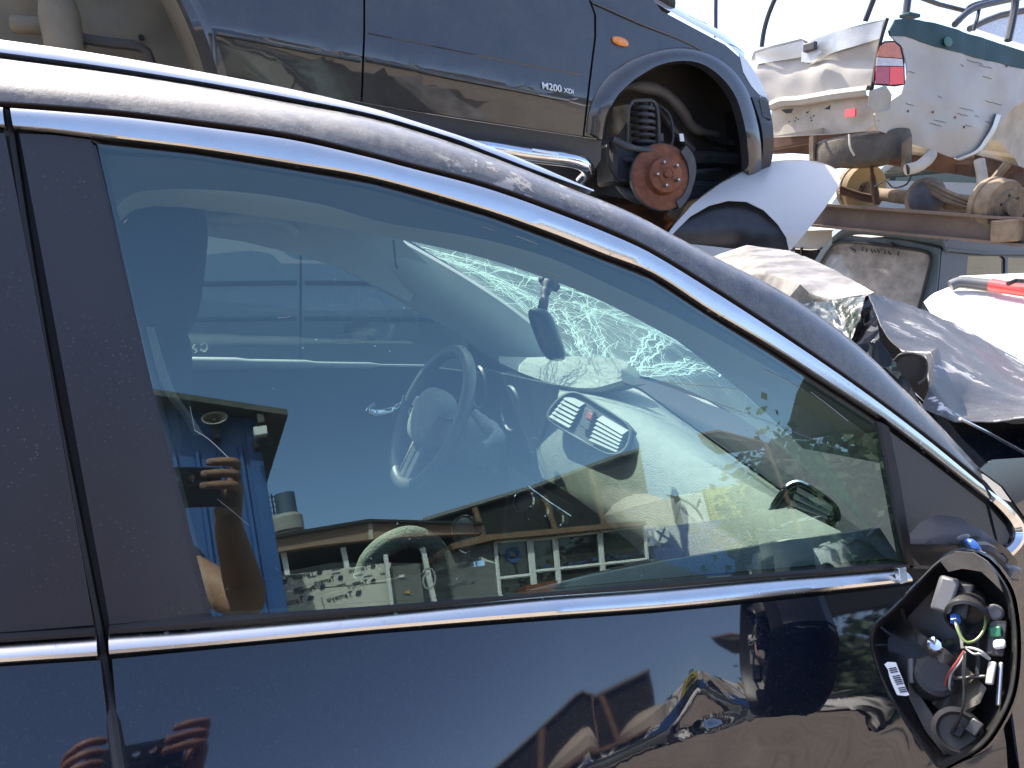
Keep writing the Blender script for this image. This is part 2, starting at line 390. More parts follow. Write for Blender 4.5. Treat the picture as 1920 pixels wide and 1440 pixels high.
beltp = ((0, -.006), (0.04, .006), (0.16, .0105), (0.34, .0112), (0.6, .008), (0.9, .001), (1, -.005))
band('belt_trim', BT, BB, 'trim_metal', 70, beltp)
band('rear_belt_trim', [(-120, 1210), (0, 1203), (181, 1191)], [(-120, 1250), (0, 1243), (186, 1231)], 'trim_metal', 12, beltp)
prism('trim_clip', [G(1676, 1064, -.008), G(1690, 1062, -.008), G(1693, 1090, -.011), G(1680, 1094, -.011)], NGWU*.008, 'trim_metal', car, bevel=.001)
# black backing behind every joint of the door
sheet('door_backing', [(-150,180),(-20,192),(401,232),(700,288),(912,345),(1162,438),(1329,532),(1548,676),(1740,815),(1850,905),(1915,985),(1915,1075),(1690,1110),(1221,1160),(700,1200),(205,1245),(-150,1265)],
      lambda u, v: G(u, v, .012), 'gap_black', car, step=60,
      holes=[[(195,290),(365,300),(547,330),(700,357),(912,417),(1037,463),(1220,535),(1329,605),(1439,673),(1541,740),(1636,800),(1682,1046),(1400,1070),(900,1115),(404,1146)]])
# brown seal strip between trim and glass
GT = [(170,262),(186,277),(365,296),(547,325),(700,352),(912,412),(1037,458),(1130,494),(1220,530),(1329,600),(1439,667),(1541,733),(1640,797),(1652,806)]
band('upper_seal', CHB[2:14], GT, 'brown_rubber', 60, ((0, 0), (.5, -.002), (1, -.009)))
# pillar covers
sheet('pillar_cover', [(36,250),(100,253),(172,262),(283,715),(396,1153),(300,1162),(206,1171),(120,700)], lambda u, v: G(u, v, .001 + .000004*(u-(30+.17*(v-250)))**2*.02), 'pillar_plastic', car, step=30, solid=.004)
sheet('rear_pillar_cover', [(-150,240),(-60,244),(9,250),(95,700),(176,1172),(0,1186),(-150,1196)], lambda u, v: G(u, v, .001), 'pillar_plastic', car, step=30, solid=.004)
band('pillar_seal', [(162,262),(220,500),(273,715),(335,960),(386,1153)], [(186,274),(240,500),(294,715),(355,960),(404,1150)], 'pillar_plastic', 24, ((0, -.006), (.3, -.003), (1, -.004)))
tube('door_seal', [G(12,210,.010), G(48,450,.010), G(90,700,.010), G(140,960,.010), G(183,1180,.010), G(204,1300,-.002), G(226,1450,-.055)], .0055, 'rubber', car, 8, n=40)
band('belt_seal', [(205,1169),(400,1150),(900,1117),(1400,1073),(1640,1054),(1700,1050)], [(204,1188),(365,1178),(700,1149),(1012,1119),(1221,1104),(1450,1084),(1600,1073),(1702,1064)], 'rubber', 60, ((0, .002), (.4, .004), (1, -.004)))
band('rear_belt_seal', [(-120,1190),(0,1184),(178,1173)], [(-120,1211),(0,1204),(180,1192)], 'rubber', 10, ((0, .002), (.4, .004), (1, -.004)))
# side window
GLASS = [(182,270),(365,290),(547,319),(700,346),(912,406),(1037,452),(1220,524),(1329,594),(1439,662),(1541,728),(1645,795),(1696,1056),(1400,1080),(900,1124),(398,1156),(283,715)]
win = sheet('side_window', GLASS, lambda u, v: G(u, v, .0), 'side_glass', car, step=200)
# sail panel in front of the glass
band('sail_seal', [(1640,788),(1662,900),(1680,1000),(1694,1056)], [(1668,806),(1688,900),(1704,1000),(1714,1064)], 'rubber', 16, ((0, -.004), (.3, .006), (.8, .004), (1, -.006)))
sheet('sail_panel', [(1664,806),(1740,862),(1848,946),(1862,1000),(1866,1012),(1840,1070),(1712,1066),(1690,940)], lambda u, v: G(u, v, .001), 'sail_plastic', car, step=30, solid=.004)
sheet('corner_panel', [(1856,952),(1884,985),(1893,1004),(1888,1022),(1872,1020)], lambda u, v: G(u, v, .001), 'sail_plastic', car, step=30, solid=.004)
# chrome bend joining the two trims
o_ = [(1843,912),(1880,938),(1908,968),(1920,992),(1918,1016),(1900,1040),(1882,1056)]
i_ = [(1852,938),(1876,962),(1893,984),(1898,1002),(1893,1016),(1880,1028),(1868,1034)]
band('trim_bend', o_, i_, 'chrome', 30, ((0, -.004), (.06, .004), (.4, .009), (.8, .006), (1, -.004)))

# ---- roof skin, cant rail and near windscreen pillar in one skin
RL = [(-150,85),(0,107),(182,131),(365,159),(547,192),(700,222),(850,268),(1000,324),(1069,353),(1140,380),(1200,407),(1293,457),(1366,495),(1439,531),(1512,575),(1585,628),(1640,676),(1700,735),(1760,795),(1836,878)]
RB = [(-150,183),(0,192),(130,201),(233,210),(401,231),(547,252),(700,288),(756,303),(912,344),(1069,400),(1162,438),(1220,466),(1329,532),(1439,603),(1548,677),(1640,742),(1740,818),(1845,903)]
NS = 90; a_, b_ = uvs(RL, NS), uvs(RB, NS); rows = []; HEAD_X = 0.55
edge_in = []
for i in range(NS):
    B = Gc(*b_[i], 0.0); dl = lerp(.105, .05, min(1, max(0, (i/NS-.35)/.4)))
    T = CYc(*a_[i], B.y + dl); K = CYc(*a_[i], B.y + dl*.22)
    nz_ = lambda p: NG*disp(p, 40, .0006)
    row = []
    B0 = B - NG*.012
    row.append(c2w(B0))
    for k in range(9):
        s = k/8; p = B*(1-s)**2 + K*2*s*(1-s) + T*s*s
        row.append(c2w(p + nz_(p)))
    if B.x < HEAD_X - .02:
        f = 1.0
        tops = [T + V((0, d, d*.05 + .03*math.sin(math.pi*min(1, d/1.15)))) for d in (.1, .3, .6, .9, 1.15)]
    else:
        tops = [T + V((.0, d*.03, -.015*d)) for d in (.5, 1., 1.3, 1.6, 2.)]
    row += [c2w(p) for p in tops]; edge_in.append(tops[-1]); rows.append(row)
ih = next(i for i in range(NS) if Gc(*b_[i]).x >= HEAD_X - .02)
loft('roof_skin', rows[:ih+1], 'roof_paint', car)
loft('windscreen_pillar', rows[ih:], 'roof_paint', car)
# door-top gap line and drip edge
band('roof_drip_edge', [(p[0], p[1]-1) for p in RB], [(p[0]-1, p[1]+4) for p in RB], 'brown_rubber', 80, ((0, -.004), (.5, .002), (1, .002)))
# roof rail
RT = [(-150,53),(0,73),(175,98),(365,131),(547,166),(700,202),(756,219),(912,270),(1006,308),(1106,353)]
RM = [(-150,84),(0,104),(182,128),(365,156),(547,188),(700,218),(850,262),(912,287),(1000,321),(1112,360)]
a2, b2 = uvs(RT, 60), uvs(RM, 60); rr = []
for i in range(60):
    f = i/59; y0 = Gc(*uvs(RB, 60)[min(59, int(i*.63))]).y + .085
    th = .022 * (1 - .55*f**3)
    p, q = CYc(*b2[i], y0), CYc(*a2[i], y0+.016); d = q-p
    rr.append([c2w(x) for x in (p + V((0, .012, -.002)), p + V((0, .001, .001)), p + d*.15 + V((0, -.004, 0)), p + d*.5 + V((0, -.006, 0)), p+d*.8 + V((0, -.002, 0)), q + V((0, .004, 0)), q + V((0, th, -.002)), p + V((0, th+.004, 0)))])
loft('roof_rail', rr, 'rail_metal', car, closed_v=True, cap=True)

# ---- door skins: a height field under the belt line
def ys(x, z):
    zb = -.362 - .085*x; dz = zb - z
    a = lerp(.74, .50, min(1, max(0, (x + .12)/.50)))
    y = .705 - .02*x - (a*dz - (.35 if x < -.12 else lerp(.35, .10, min(1, (x+.12)/.5)))*dz*dz if dz > 0 else .0)
    # crash dent: a pinched fold with creases running out of it
    if DENT:
        dx, dd = x - DENT[0], z - DENT[1]
        y += .010*math.exp(-abs(dx)/.022)*math.exp(-abs(dd)/.020)
        w_ = math.exp(-(dx/.30)**2) if dx < 0 else math.exp(-(dx/.22)**2)
        q = -dd - .012 - .10*abs(dx)
        y += w_*.24*max(0.0, q) + w_*.10*max(0.0, q+.02)
        w2 = max(0.0, min(1.0, q/.03))
        y += w2*w_*(.0035*math.sin(dx*26 + 30*dd) + .002*math.sin(dx*55 - 40*dd + 1))
    return y + .0004*math.sin(7*x+3)*math.sin(9*z)
DENT = None
def DOOR(u, v, off=0.0):
    r = rc(u, v); k = .72/r.y
    for _ in range(40):
        e = k*r.y - ys(k*r.x, k*r.z)
        k -= e*.55/r.y
    return c2w(r*k + V((0, off, 0)))
_p = C2W.transposed() @ (DOOR(1330, 1352) - CW); DENT = (_p.x, _p.z)
sheet('door_skin', [(210,1236),(438,1214),(700,1189),(1012,1165),(1221,1150),(1377,1135),(1585,1112),(1720,1096),(1800,1092),(1850,1150),(1880,1300),(1900,1600),(1900,1900),(320,1900),(232,1480),(222,1380)], DOOR, 'black_paint', car, step=12, solid=.003)
sheet('rear_door_skin', [(-400,1265),(-120,1257),(0,1250),(188,1238),(204,1370),(214,1470),(290,1900),(-400,1900)], DOOR, 'black_paint', car, step=24, solid=.003)
sheet('door_jamb', [(150,1225),(260,1215),(300,1500),(340,1900),(200,1900)], lambda u, v: DOOR(u, v, .025), 'gap_black', car, step=60)
# front wing beside the windscreen pillar
def FEN(u, v):
    r = rc(u, v); n = V((.12, -.90, .36)).normalized(); p = Gc(1850, 930, -.002)
    return c2w(r*(p.dot(n)/r.dot(n)))
sheet('front_wing', [(1836,880),(1880,912),(1925,975),(1922,1010),(1885,1060),(1862,1090),(1880,1200),(1920,1500),(2000,1900),(2500,1900),(2500,800),(2100,830),(1920,858),(1860,862)], FEN, 'black_paint', car, step=40, solid=.003)
sheet('scuttle_panel', [(1640,690),(1700,742),(1764,802),(1838,884),(1930,905),(2100,880),(2100,790),(1900,795),(1740,760),(1660,690)], lambda u, v: CY(u, v, lerp(.80, 1.0, min(1, max(0, (900-v)/200)))), 'black_paint', car, step=30, solid=.004)
tube('bonnet_seam', [CY(1800,785,.80), CY(1850,810,.80), CY(1915,846,.80), CY(1980,880,.80)], .0025, 'trim_metal', car, 6)

# ---------------------------------------------------------------- cabin
# near cant rail seen from below: dark seal carrier, then the pale lip of the headlining
GTi = [(186,277),(365,296),(547,325),(700,352),(912,412),(1037,458),(1130,494),(1220,530),(1329,600),(1439,667),(1541,733),(1640,797)]
ST = [(214,395),(240,366),(310,355),(450,360),(600,383),(720,417),(893,446),(1032,484),(1130,528),(1250,585),(1340,632),(1450,695),(1560,765),(1660,840)]
SB = [(219,420),(252,392),(330,388),(500,408),(600,422),(737,446),(893,480),(1014,518),(1084,545),(1170,585),(1250,628),(1340,675),(1450,735),(1560,800),(1660,870)]
def offband(name, A, oa, B, ob, m, n=60, mid=None):
    a, b = uvs(A, n), uvs(B, n)
    rows = []
    for p, q in zip(a, b):
        P, Q = G(*p, oa), G(*q, ob); r = [P]
        if mid is not None: r += [lerp(P, Q, .25) + NGWU*mid*.8, lerp(P, Q, .5) + NGWU*mid, lerp(P, Q, .75)+NGWU*mid*.8]
        rows.append(r + [Q])
    return loft(name, rows, m, car)
offband('door_frame_lining', GTi, .016, ST, .05, 'inner_frame', mid=.004)
offband('headlining_lip', ST, .05, SB, .10, 'headliner', mid=.012)
hl = []
sb = uvs(SB, 40)
for u, v in sb:
    p = Gc(u, v, .10)
    hx = min(p.x, .52)
    hl.append([c2w(p), c2w(V((lerp(p.x, hx, .3), p.y+.03, p.z+.03))), c2w(V((hx, 1.05, max(p.z+.04, .06)))), c2w(V((hx, 1.45, max(p.z+.05, .085)))), c2w(V((hx, 1.85, .06))), c2w(V((hx, 2.02, .03)))])
loft('headlining', hl, 'headliner', car)
# far side: cant rail, pillar, glass, door
def FAR(u, v): 
    r = rc(u, v); n = V((0, -math.cos(rad(14)), -math.sin(rad(14)))); p = V((0, 2.10, -.34)); return r*(p.dot(n)/r.dot(n))
def FARW(off=0): return lambda u, v: c2w(FAR(u, v) + V((0, off, 0)))
sheet('far_cant_rail', [(120,300),(330,300),(700,380),(760,440),(748,452),(800,500),(760,565),(700,536),(640,505),(560,478),(450,452),(365,440),(330,520),(300,680),(120,680),(120,440)], FARW(-.04), 'pillar_trim', car, step=40, solid=.01)
fp_t = [(735,444),(800,480),(850,509),(900,540),(950,574),(1012,622),(1075,672)]
fp_b = [(560,476),(640,504),(700,535),(790,586),(860,628),(920,668),(985,712)]
pr = []
for (u0, v0), (u1, v1) in zip(uvs(fp_t, 30), uvs(fp_b, 30)):
    p, q = CYc(u0, v0, 2.0), CYc(u1, v1, 2.04); mid = (p+q)/2
    pr.append([c2w(p + V((.03, .05, 0))), c2w(p), c2w(lerp(p, q, .25)+V((0, -.022, 0))), c2w(mid + V((0, -.03, 0))), c2w(lerp(p, q, .75)+V((0, -.022, 0))), c2w(q), c2w(q + V((0, .05, .0)))])
loft('far_windscreen_pillar', pr, 'pillar_trim', car)
sheet('far_window', [(330,400),(560,440),(780,560),(900,650),(890,700),(300,700)], FARW(.03), 'far_glass', car, step=300)
sheet('far_sail_panel', [(877,600),(900,625),(990,700),(960,720),(876,700)], FARW(.0), 'dark_trim', car, step=60, solid=.01)
fd = sheet('far_door_panel', [(250,690),(330,686),(600,687),(810,689),(900,700),(1000,730),(1000,1300),(250,1300)], lambda u, v: c2w(CYc(u, v, 2.06 + .03*math.sin(v/60))), 'door_trim', car, step=40, solid=.01)
tube('sunlit_door_strip', [CY(328,681,2.04), CY(500,683,2.04), CY(650,685,2.04), CY(806,687,2.04)], [.0165, .013, .009, .005], 'sunlit_door_cap', car, 12, n=24)
tube('far_door_handle', [CY(757,740,2.0), CY(752,757,2.0), CY(735,770,2.0), CY(705,775,2.0), CY(690,768,2.0), CY(703,757,2.0)], [.006, .011, .014, .014, .012, .006], 'chrome', car, 10, n=26)
gh = tube('grab_handle', [CY(372,402,1.94), CY(400,410,1.93), CY(470,408,1.93), CY(530,420,1.93), CY(552,440,1.94)], .014, 'pillar_trim', car, 10, n=24)
tube('loose_wire', [CY(738,450,1.9), CY(740,470,1.9), CY(742,494,1.9), CY(746,504,1.9)], .003, 'wire_black', car, 6)
# near seat and headrest
hr = ellipsoid('headrest', c2w(-.037, 1.05, -.035), C2W @ V((.072, 0, -.01)), C2W @ V((0, .13, 0)), C2W @ V((.015, 0, .093)), 'seat_fabric', car, e=.55, nu=32, nv=20)
for yy in (1.0, 1.1): tube('headrest_post', [c2w(-.045, yy, -.10), c2w(-.06, yy, -.22)], .006, 'chrome', hr, 8)
ellipsoid('seat_back', c2w(-.13, 1.05, -.47), C2W @ V((.085, 0, -.01)), C2W @ V((0, .235, 0)), C2W @ V((.07, 0, .29)), 'seat_fabric', car, e=.6)
ellipsoid('seat_cushion', c2w(.15, 1.05, -.80), C2W @ V((.27, 0, .05)), C2W @ V((0, .235, 0)), C2W @ V((0, 0, .09)), 'seat_fabric', car, e=.6)
ellipsoid('driver_seat_back', c2w(-.10, 1.78, -.47), C2W @ V((.085, 0, -.01)), C2W @ V((0, .235, 0)), C2W @ V((.07, 0, .29)), 'seat_fabric', car, e=.6)
ellipsoid('driver_seat_cushion', c2w(.24, 1.74, -.92), C2W @ V((.22, 0, .02)), C2W @ V((0, .24, 0)), C2W @ V((0, 0, .075)), 'seat_fabric', car, e=.45)
tube('seat_bolster', [CY(682,1085,1.66), CY(695,1050,1.66), CY(728,1020,1.66), CY(770,1006,1.66), CY(806,1020,1.66), CY(830,1052,1.66), CY(840,1085,1.66)], .026, 'sunlit_seat_mesh', car, 14, n=24)
ellipsoid('driver_headrest', c2w(-.10, 1.78, -.06), C2W @ V((.06, 0, -.01)), C2W @ V((0, .13, 0)), C2W @ V((.015, 0, .09)), 'seat_fabric', car, e=.55)
bw = [(279,612),(290,650),(303,692),(322,740),(350,778),(372,815)]
rows = [[CY(u-7, v, .93), CY(u, v, .925), CY(u+8, v+2, .93)] for u, v in uvs(bw, 16)]
loft('seat_belt', rows, 'belt_web', car, solid=.0015)
sheet('near_door_lining', [(980,1112),(1100,1082),(1250,1052),(1400,1028),(1480,1012),(1560,1004),(1650,990),(1690,1052),(1400,1080)], lambda u, v: G(u, v, .05), 'dash', car, step=40, solid=.01)
# steering wheel
wc = V((.565, 1.80, -.44)); wn = V((-.90, -.02, .43)).normalized(); wu = (V((0, 0, 1)) - wn*wn.z).normalized(); ws = wn.cross(wu)
def WH(a, r, h=0): return c2w(wc + (wu*math.cos(a) + ws*math.sin(a))*r + wn*h)
rows = []
for i in range(48):
    a = 2*math.pi*i/48; d = (wu*math.cos(a)+ws*math.sin(a)); rows.append([c2w(wc + d*(.178 + .017*math.cos(b)) + wn*.0165*math.sin(b)) for b in (2*math.pi*j/12 for j in range(12))])
sw = loft('steering_wheel', rows, 'leather', car, closed_u=True, closed_v=True)
ellipsoid('airbag_cover', c2w(wc - wn*.005), C2W @ (wu*.075), C2W @ (ws*.085), C2W @ (wn*.04), 'dash', sw, e=.7)
for a, wd in ((math.pi/2, .03), (-math.pi/2, .03), (math.pi, .035)):
    d = wu*math.cos(a) + ws*math.sin(a); e = wu*-math.sin(a) + ws*math.cos(a)
    box('spoke', c2w(wc + d*.12 - wn*.008), C2W @ (d*.06), C2W @ (e*wd), C2W @ (wn*.008), 'leather', sw, bevel=.006)
tube('spoke_trim', [WH(math.pi*.97, .06, .012), WH(math.pi*.97, .155, .012)], .004, 'chrome', sw, 8)
tube('spoke_trim', [WH(-math.pi*.45, .07, .014), WH(-math.pi*.45, .16, .014)], .004, 'chrome', sw, 8)
tube('spoke_trim', [WH(math.pi*.5, .07, .014), WH(math.pi*.5, .16, .014)], .004, 'chrome', sw, 8)
ellipsoid('column_shroud', c2w(wc - wn*.12 + V((0, 0, -.015))), C2W @ (wu*.06), C2W @ (ws*.06), C2W @ (wn*.10), 'dash', car, e=.7)
tube('stalk', [CY(890,775,1.72), CY(915,800,1.66), CY(935,818,1.60), CY(905,836,1.58)], [.012, .016, .02, .014, .017, .010], 'dash', car, 12, n=18)
# binnacle hood
bt = [(935,674),(985,667),(1060,668),(1120,682),(1166,708)]; bb = [(936,680),(985,702),(1050,722),(1110,727),(1166,713)]
rows = []
for i, ((u0, v0), (u1, v1)) in enumerate(zip(uvs(bt, 28), uvs(bb, 28))):
    y = lerp(1.93, 1.55, i/27); p, q = CYc(u0, v0, y+.03), CYc(u1, v1, y-.03)
    p = p + V((.14, 0, -.01)) * math.sin(math.pi*i/27)
    rows.append([c2w(p + V((.05, .02, -.03))), c2w(p), c2w(lerp(p, q, .35)+V((0, 0, .012))), c2w(lerp(p, q, .8)+V((-.004, -.004, .008))), c2w(q + V((0, -.003, 0))), c2w(q + V((.01, .0, -.012))), c2w(q + V((.09, .03, -.02)))])
loft('binnacle_hood', rows, 'dash', car)
sheet('instrument_panel', [(900,690),(960,705),(1050,724),(1030,770),(1000,860),(900,900),(870,760)], lambda u, v: CY(u, v, lerp(1.95, 1.56, min(1, max(0, (u-880)/160)))), 'dark_trim', car, step=40, solid=.01)
for u, v, r in ((905,705,.05), (965,745,.05)):
    c = CYc(u, v+20, 1.80 if u < 930 else 1.66); rows = []
    for i in range(36):
        a = 2*math.pi*i/36; d = V((.15, math.cos(a), math.sin(a))); rows.append([c2w(c + V((-.012*1, r*math.cos(a)*k, r*math.sin(a)*k)) + V((q, 0, 0))) for k, q in ((1, 0), (1.07, -.004), (1.12, .002))])
    loft('gauge_ring', rows, 'grey_plastic', car, closed_u=True)
# dashboard: lofted across the car. profile rows given as (y, list of (x,z))
def dash_prof(y):
    f = (y-.78)/1.25                        # 0 near, 1 far
    hump = math.exp(-((y-1.42)/.30)**2)
    zt = lerp(-.405, -.385, f) + .035*hump
    xb = lerp(.97, 1.16, max(0, min(1, (y-.85)/.95)))
    zb = lerp(-.475, -.405, max(0, min(1, (y-.85)/.95)))
    xf = lerp(.80, .83, f) - .01*hump
    return [(xb+.25, zb-.05), (xb+.03, zb-.008), (xb, zb), (lerp(xf, xb, .55), lerp(zt, zb, .42)+.012), (xf+.05, zt+.004), (xf+.015, zt-.010), (xf+.0, zt-.035), (xf-.03, zt-.13), (xf-.02, zt-.20), (xf+.06, zt-.26), (xf+.1, zt-.40)]
rows = []
for i in range(60):
    y = .74 + 1.31*i/59; rows.append([c2w(V((x, y, z))) for x, z in dash_prof(y)])
loft('dashboard', rows, 'dash', car)
# cowl under the screen, dark
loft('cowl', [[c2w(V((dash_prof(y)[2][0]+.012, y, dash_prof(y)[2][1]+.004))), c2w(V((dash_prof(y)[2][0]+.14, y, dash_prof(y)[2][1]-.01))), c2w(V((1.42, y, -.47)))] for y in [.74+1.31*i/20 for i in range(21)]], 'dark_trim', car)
# centre vents
def VP(u, v, o=0.0):
    r = rc(u, v); n = V((-.86, -.10, .50)).normalized(); p = V((.785, 1.42, -.395)); q = r*((p.dot(n)+o)/r.dot(n)); return c2w(q)
vo = [(1072,733),(1095,740),(1165,785),(1184,806),(1178,838),(1160,853),(1130,850),(1030,792),(1024,778),(1036,757),(1054,740)]
vent = sheet('centre_vent', vo, lambda u, v: VP(u, v, .004), 'dark_trim', car, step=30, solid=.02)
def ringpx(name, pl, w_, m, par, fn, h=.006):
    c = (sum(p[0] for p in pl)/len(pl), sum(p[1] for p in pl)/len(pl)); pts = uvs(pl, 48, True); rows = []
    for u, v in pts:
        d = math.hypot(u-c[0], v-c[1]); k0, k1 = 1 - w_/d, 1.0
        rows.append([fn(c[0]+(u-c[0])*k, c[1]+(v-c[1])*k, o) for k, o in ((k0, .004), (k0, h), ((k0+k1)/2, h+.003), (k1, h), (k1, .0))])
    return loft(name, rows, m, par, closed_u=True)
ringpx('vent_frame', vo, 6, 'grey_plastic', vent, VP, .012)
for half in (0, 1):
    for i in range(6):
        a = (1040 + 6*i - 0, 748 + 9*i) if False else None
    e0 = [(1064,742),(1094,757),(1032,782),(1070,803)] if half == 0 else [(1126,780),(1174,809),(1108,826),(1160,848)]
    for i in range(6):
        f = (i+.5)/6
        L_ = (lerp(e0[0][0], e0[2][0], f), lerp(e0[0][1], e0[2][1], f)); R_ = (lerp(e0[1][0], e0[3][0], f), lerp(e0[1][1], e0[3][1], f))
        a, b = VP(*L_, .010), VP(*R_, .010); ax = (b-a)/2; up_ = C2W @ V((-.55, 0, -.30))*.013
        box('slat', (a+b)/2, ax, up_, ax.cross(up_).normalized()*.0016, 'grey_plastic', vent, bevel=0)
hz = box('hazard_switch', VP(1103,787,.014), (VP(1116,794)-VP(1090,779))*.32, (VP(1098,808)-VP(1110,766))*.42, C2W @ V((-.005, 0, .003)), 'dark_trim', vent, bevel=.002)
box('hazard_button', VP(1106,780,.021), (VP(1116,794)-VP(1090,779))*.18, (VP(1098,808)-VP(1110,766))*.14, C2W @ V((-.002, 0, .001)), 'wire_red', hz, bevel=.001)
for i, (u, v) in enumerate(((1001,836),)):
    ringpx('ignition_ring', [(u-11,v),(u-2,v-16),(u+11,v-10),(u+9,v+5),(u-3,v+15),(u-10,v+10)], 3, 'grey_plastic', car, lambda a, b, o: CP(a, b, 1.62 - o))
# climate knobs
for u, v in ((987,944),(1014,962),(1042,979)):
    c = CYc(u, v, 1.30); ax = V((-.80, -.35, .48)).normalized()
    kn = lathe('climate_knob', c2w(c), C2W @ ax, [(.024, -.01), (.025, 0), (.0235, .012), (.0205, .013), (.0195, .004), (.0, .004)], 'dark_trim', car)
    lathe('knob_ring', c2w(c), C2W @ ax, [(.0245, .006), (.0258, .009), (.0245, .0135), (.0225, .0142), (.022, .0125)], 'chrome', kn, cap=False)
tube('console_trim', [CY(990,912,1.30), CY(1030,942,1.28), CY(1070,968,1.26)], .0022, 'chrome', car, 6)
# centre console and gear lever
ellipsoid('centre_console', c2w(.50, 1.42, -.90), C2W @ V((.42, 0, 0)), C2W @ V((0, .11, 0)), C2W @ V((.06, 0, .20)), 'dark_trim', car, e=.4)
sheet('console_stack', [(960,880),(1075,950),(1130,1000),(1120,1120),(940,1120)], lambda u, v: CY(u, v, 1.33), 'dark_trim', car, step=60, solid=.02)
gl_ = tube('gear_lever', [CY(880,1080,1.40), CY(874,1045,1.40), CY(870,1025,1.40)], [.012, .009, .008], 'dark_trim', car, 10, n=8)
ellipsoid('gear_knob', CY(870,1000,1.40), C2W @ V((.024, 0, .004)), C2W @ V((0, .022, 0)), C2W @ V((-.008, 0, .034)), 'leather', gl_, e=.85)
ringpx('gear_knob_trim', [(848,1000),(852,980),(866,966),(884,968),(890,984),(888,1010),(880,1036),(868,1036),(856,1025)], 3, 'chrome', gl_, lambda a, b, o: CY(a, b, 1.37 - o), .003)
tube('handbrake', [CY(820,1075,1.42), CY(860,1066,1.40), CY(905,1056,1.38), CY(930,1062,1.38)], [.012, .012, .014, .008], 'chrome', car, 8, n=12)
# near side vent at the end of the dash
def SV(u, v, o=0.0):
    r = rc(u, v); n = V((-.72, -.62, .30)).normalized(); p = CYc(1510, 950, .86); return c2w(r*((p.dot(n)+o)/r.dot(n)))
so = [(1478,905),(1500,900),(1540,922),(1572,950),(1576,975),(1560,990),(1520,998),(1480,1000),(1436,985),(1432,972),(1455,930)]
sv = sheet('side_vent', so, lambda u, v: SV(u, v, .0), 'dark_trim', car, step=30, solid=.02)
ringpx('vent_frame', so, 7, 'chrome', sv, SV, .008)
ringpx('vent_frame', [(1500+(u-1500)*.82+2, 955+(v-955)*.82) for u, v in so], 3, 'grey_plastic', sv, SV, .008)
for i in range(6):
    f = i/5; a = SV(1494-30*f, 918+62*f, .012); b = SV(1560-20*f, 955+34*f, .012); ax = (b-a)/2; up_ = C2W @ V((-.3, -.2, -.5))*.007
    box('slat', (a+b)/2, ax, up_, ax.cross(up_).normalized()*.0014, 'grey_plastic', sv, bevel=0)
# rear-view mirror
mb = CYc(1024, 628, 1.42); e1 = V((-.10, .98, .06)).normalized(); e3 = V((.96, .12, -.22)).normalized(); e2 = e3.cross(e1)
mr = ellipsoid('rear_view_mirror', CY(1026, 628, 1.30), C2W @ V((.02, .035, -.010))*1.0, C2W @ V((.022, -.010, 0)), C2W @ V((-.018, .006, .048)), 'mirror_back', car, e=.55, nu=28, nv=16)
tube('mirror_stem', [CY(1033,527,1.34), CY(1024,545,1.33), CY(1018,575,1.31), CY(1012,604,1.30)], [.014, .010, .0075, .0095, .0095, .007], 'dark_trim', mr, 12, n=16)
ellipsoid('mirror_foot', CY(1030,531,1.35), C2W @ V((.02, 0, -.012)), C2W @ V((0, .012, 0)), C2W @ V((.006, 0, .009)), 'dark_trim', mr, e=.7)
lathe('stem_collar', CY(1013,606,1.292), C2W @ V((-.3, -.8, .3)), [(.014, -.004), (.016, 0), (.013, .005), (.0, .006)], 'black_plastic', mr, 16)
# windscreen as a bowed patch
FB, FT, NT_, NB = V((1.10, 2.03, -.36)), V((.53, 1.99, .015)), V((.56, .88, .03)), V((1.00, .84, -.45))
def WS(s, t, o=0.0):                       # s: 0 far .. 1 near, t: 0 top .. 1 bottom
    p = lerp(lerp(FT, NT_, s), lerp(FB, NB, s), t); b = math.sin(math.pi*s)
    return p + V((.075*b, 0, .045*b + .02*math.sin(math.pi*t))) + V((.6, 0, .8))*o
loft('windscreen', [[c2w(WS(i/24, j/12)) for i in range(25)] for j in range(13)], 'windscreen', car)
# cracks: ribbons just inside the screen
rv = random.Random(3); CV, CF = [], []
def ws_px(u, v):                           # (s,t) of the screen at a pixel
    best = None; tgt = rc(u, v); s, t = .5, .5; stp = .25
    def e(s, t): return (WS(s, t).normalized() - tgt).length
    cur = e(s, t)
    for _ in range(60):
        done = True
        for ds, dt in ((stp, 0), (-stp, 0), (0, stp), (0, -stp)):
            s2, t2 = min(1.1, max(-.1, s+ds)), min(1.1, max(-.1, t+dt)); c = e(s2, t2)
            if c < cur: s, t, cur, done = s2, t2, c, False
        if done: stp *= .6
    return s, t
def crack(pts, w0, w1=None):
    w1 = w0 if w1 is None else w1; n = len(pts)
    if n < 2: return
    b0 = len(CV)
    P = [WS(s, t, -.003) for s, t in pts]
    for i, p in enumerate(P):
        tg = (P[min(n-1, i+1)] - P[max(0, i-1)]).normalized(); sd = tg.cross(V((.6, 0, .8))).normalized(); wd = lerp(w0, w1, i/(n-1))/2
        CV.extend((c2w(p+sd*wd), c2w(p-sd*wd)))
        if i: CF.append((b0+2*i-2, b0+2*i-1, b0+2*i+1, b0+2*i))
def walk(s, t, ang, L, w0, jit=.35, depth=0, br=.16):
    pts = [(s, t)]; st = .022; k = int(L/st)
    for i in range(k):
        ang += rv.gauss(0, jit*.35); s += math.cos(ang)*st; t += math.sin(ang)*st*1.25
        if not (.0 < s < 1.0 and .0 < t < 1.0): break
        pts.append((s, t))
        if depth < 2 and rv.random() < br: walk(s, t, ang + rv.choice((-1, 1))*rv.uniform(.4, 1.1), L*(1-i/k)*.6, w0*.7, jit, depth+1, br)
    crack(pts, w0, w0*.4)
i1 = ws_px(1178, 706); i2 = ws_px(1105, 585)
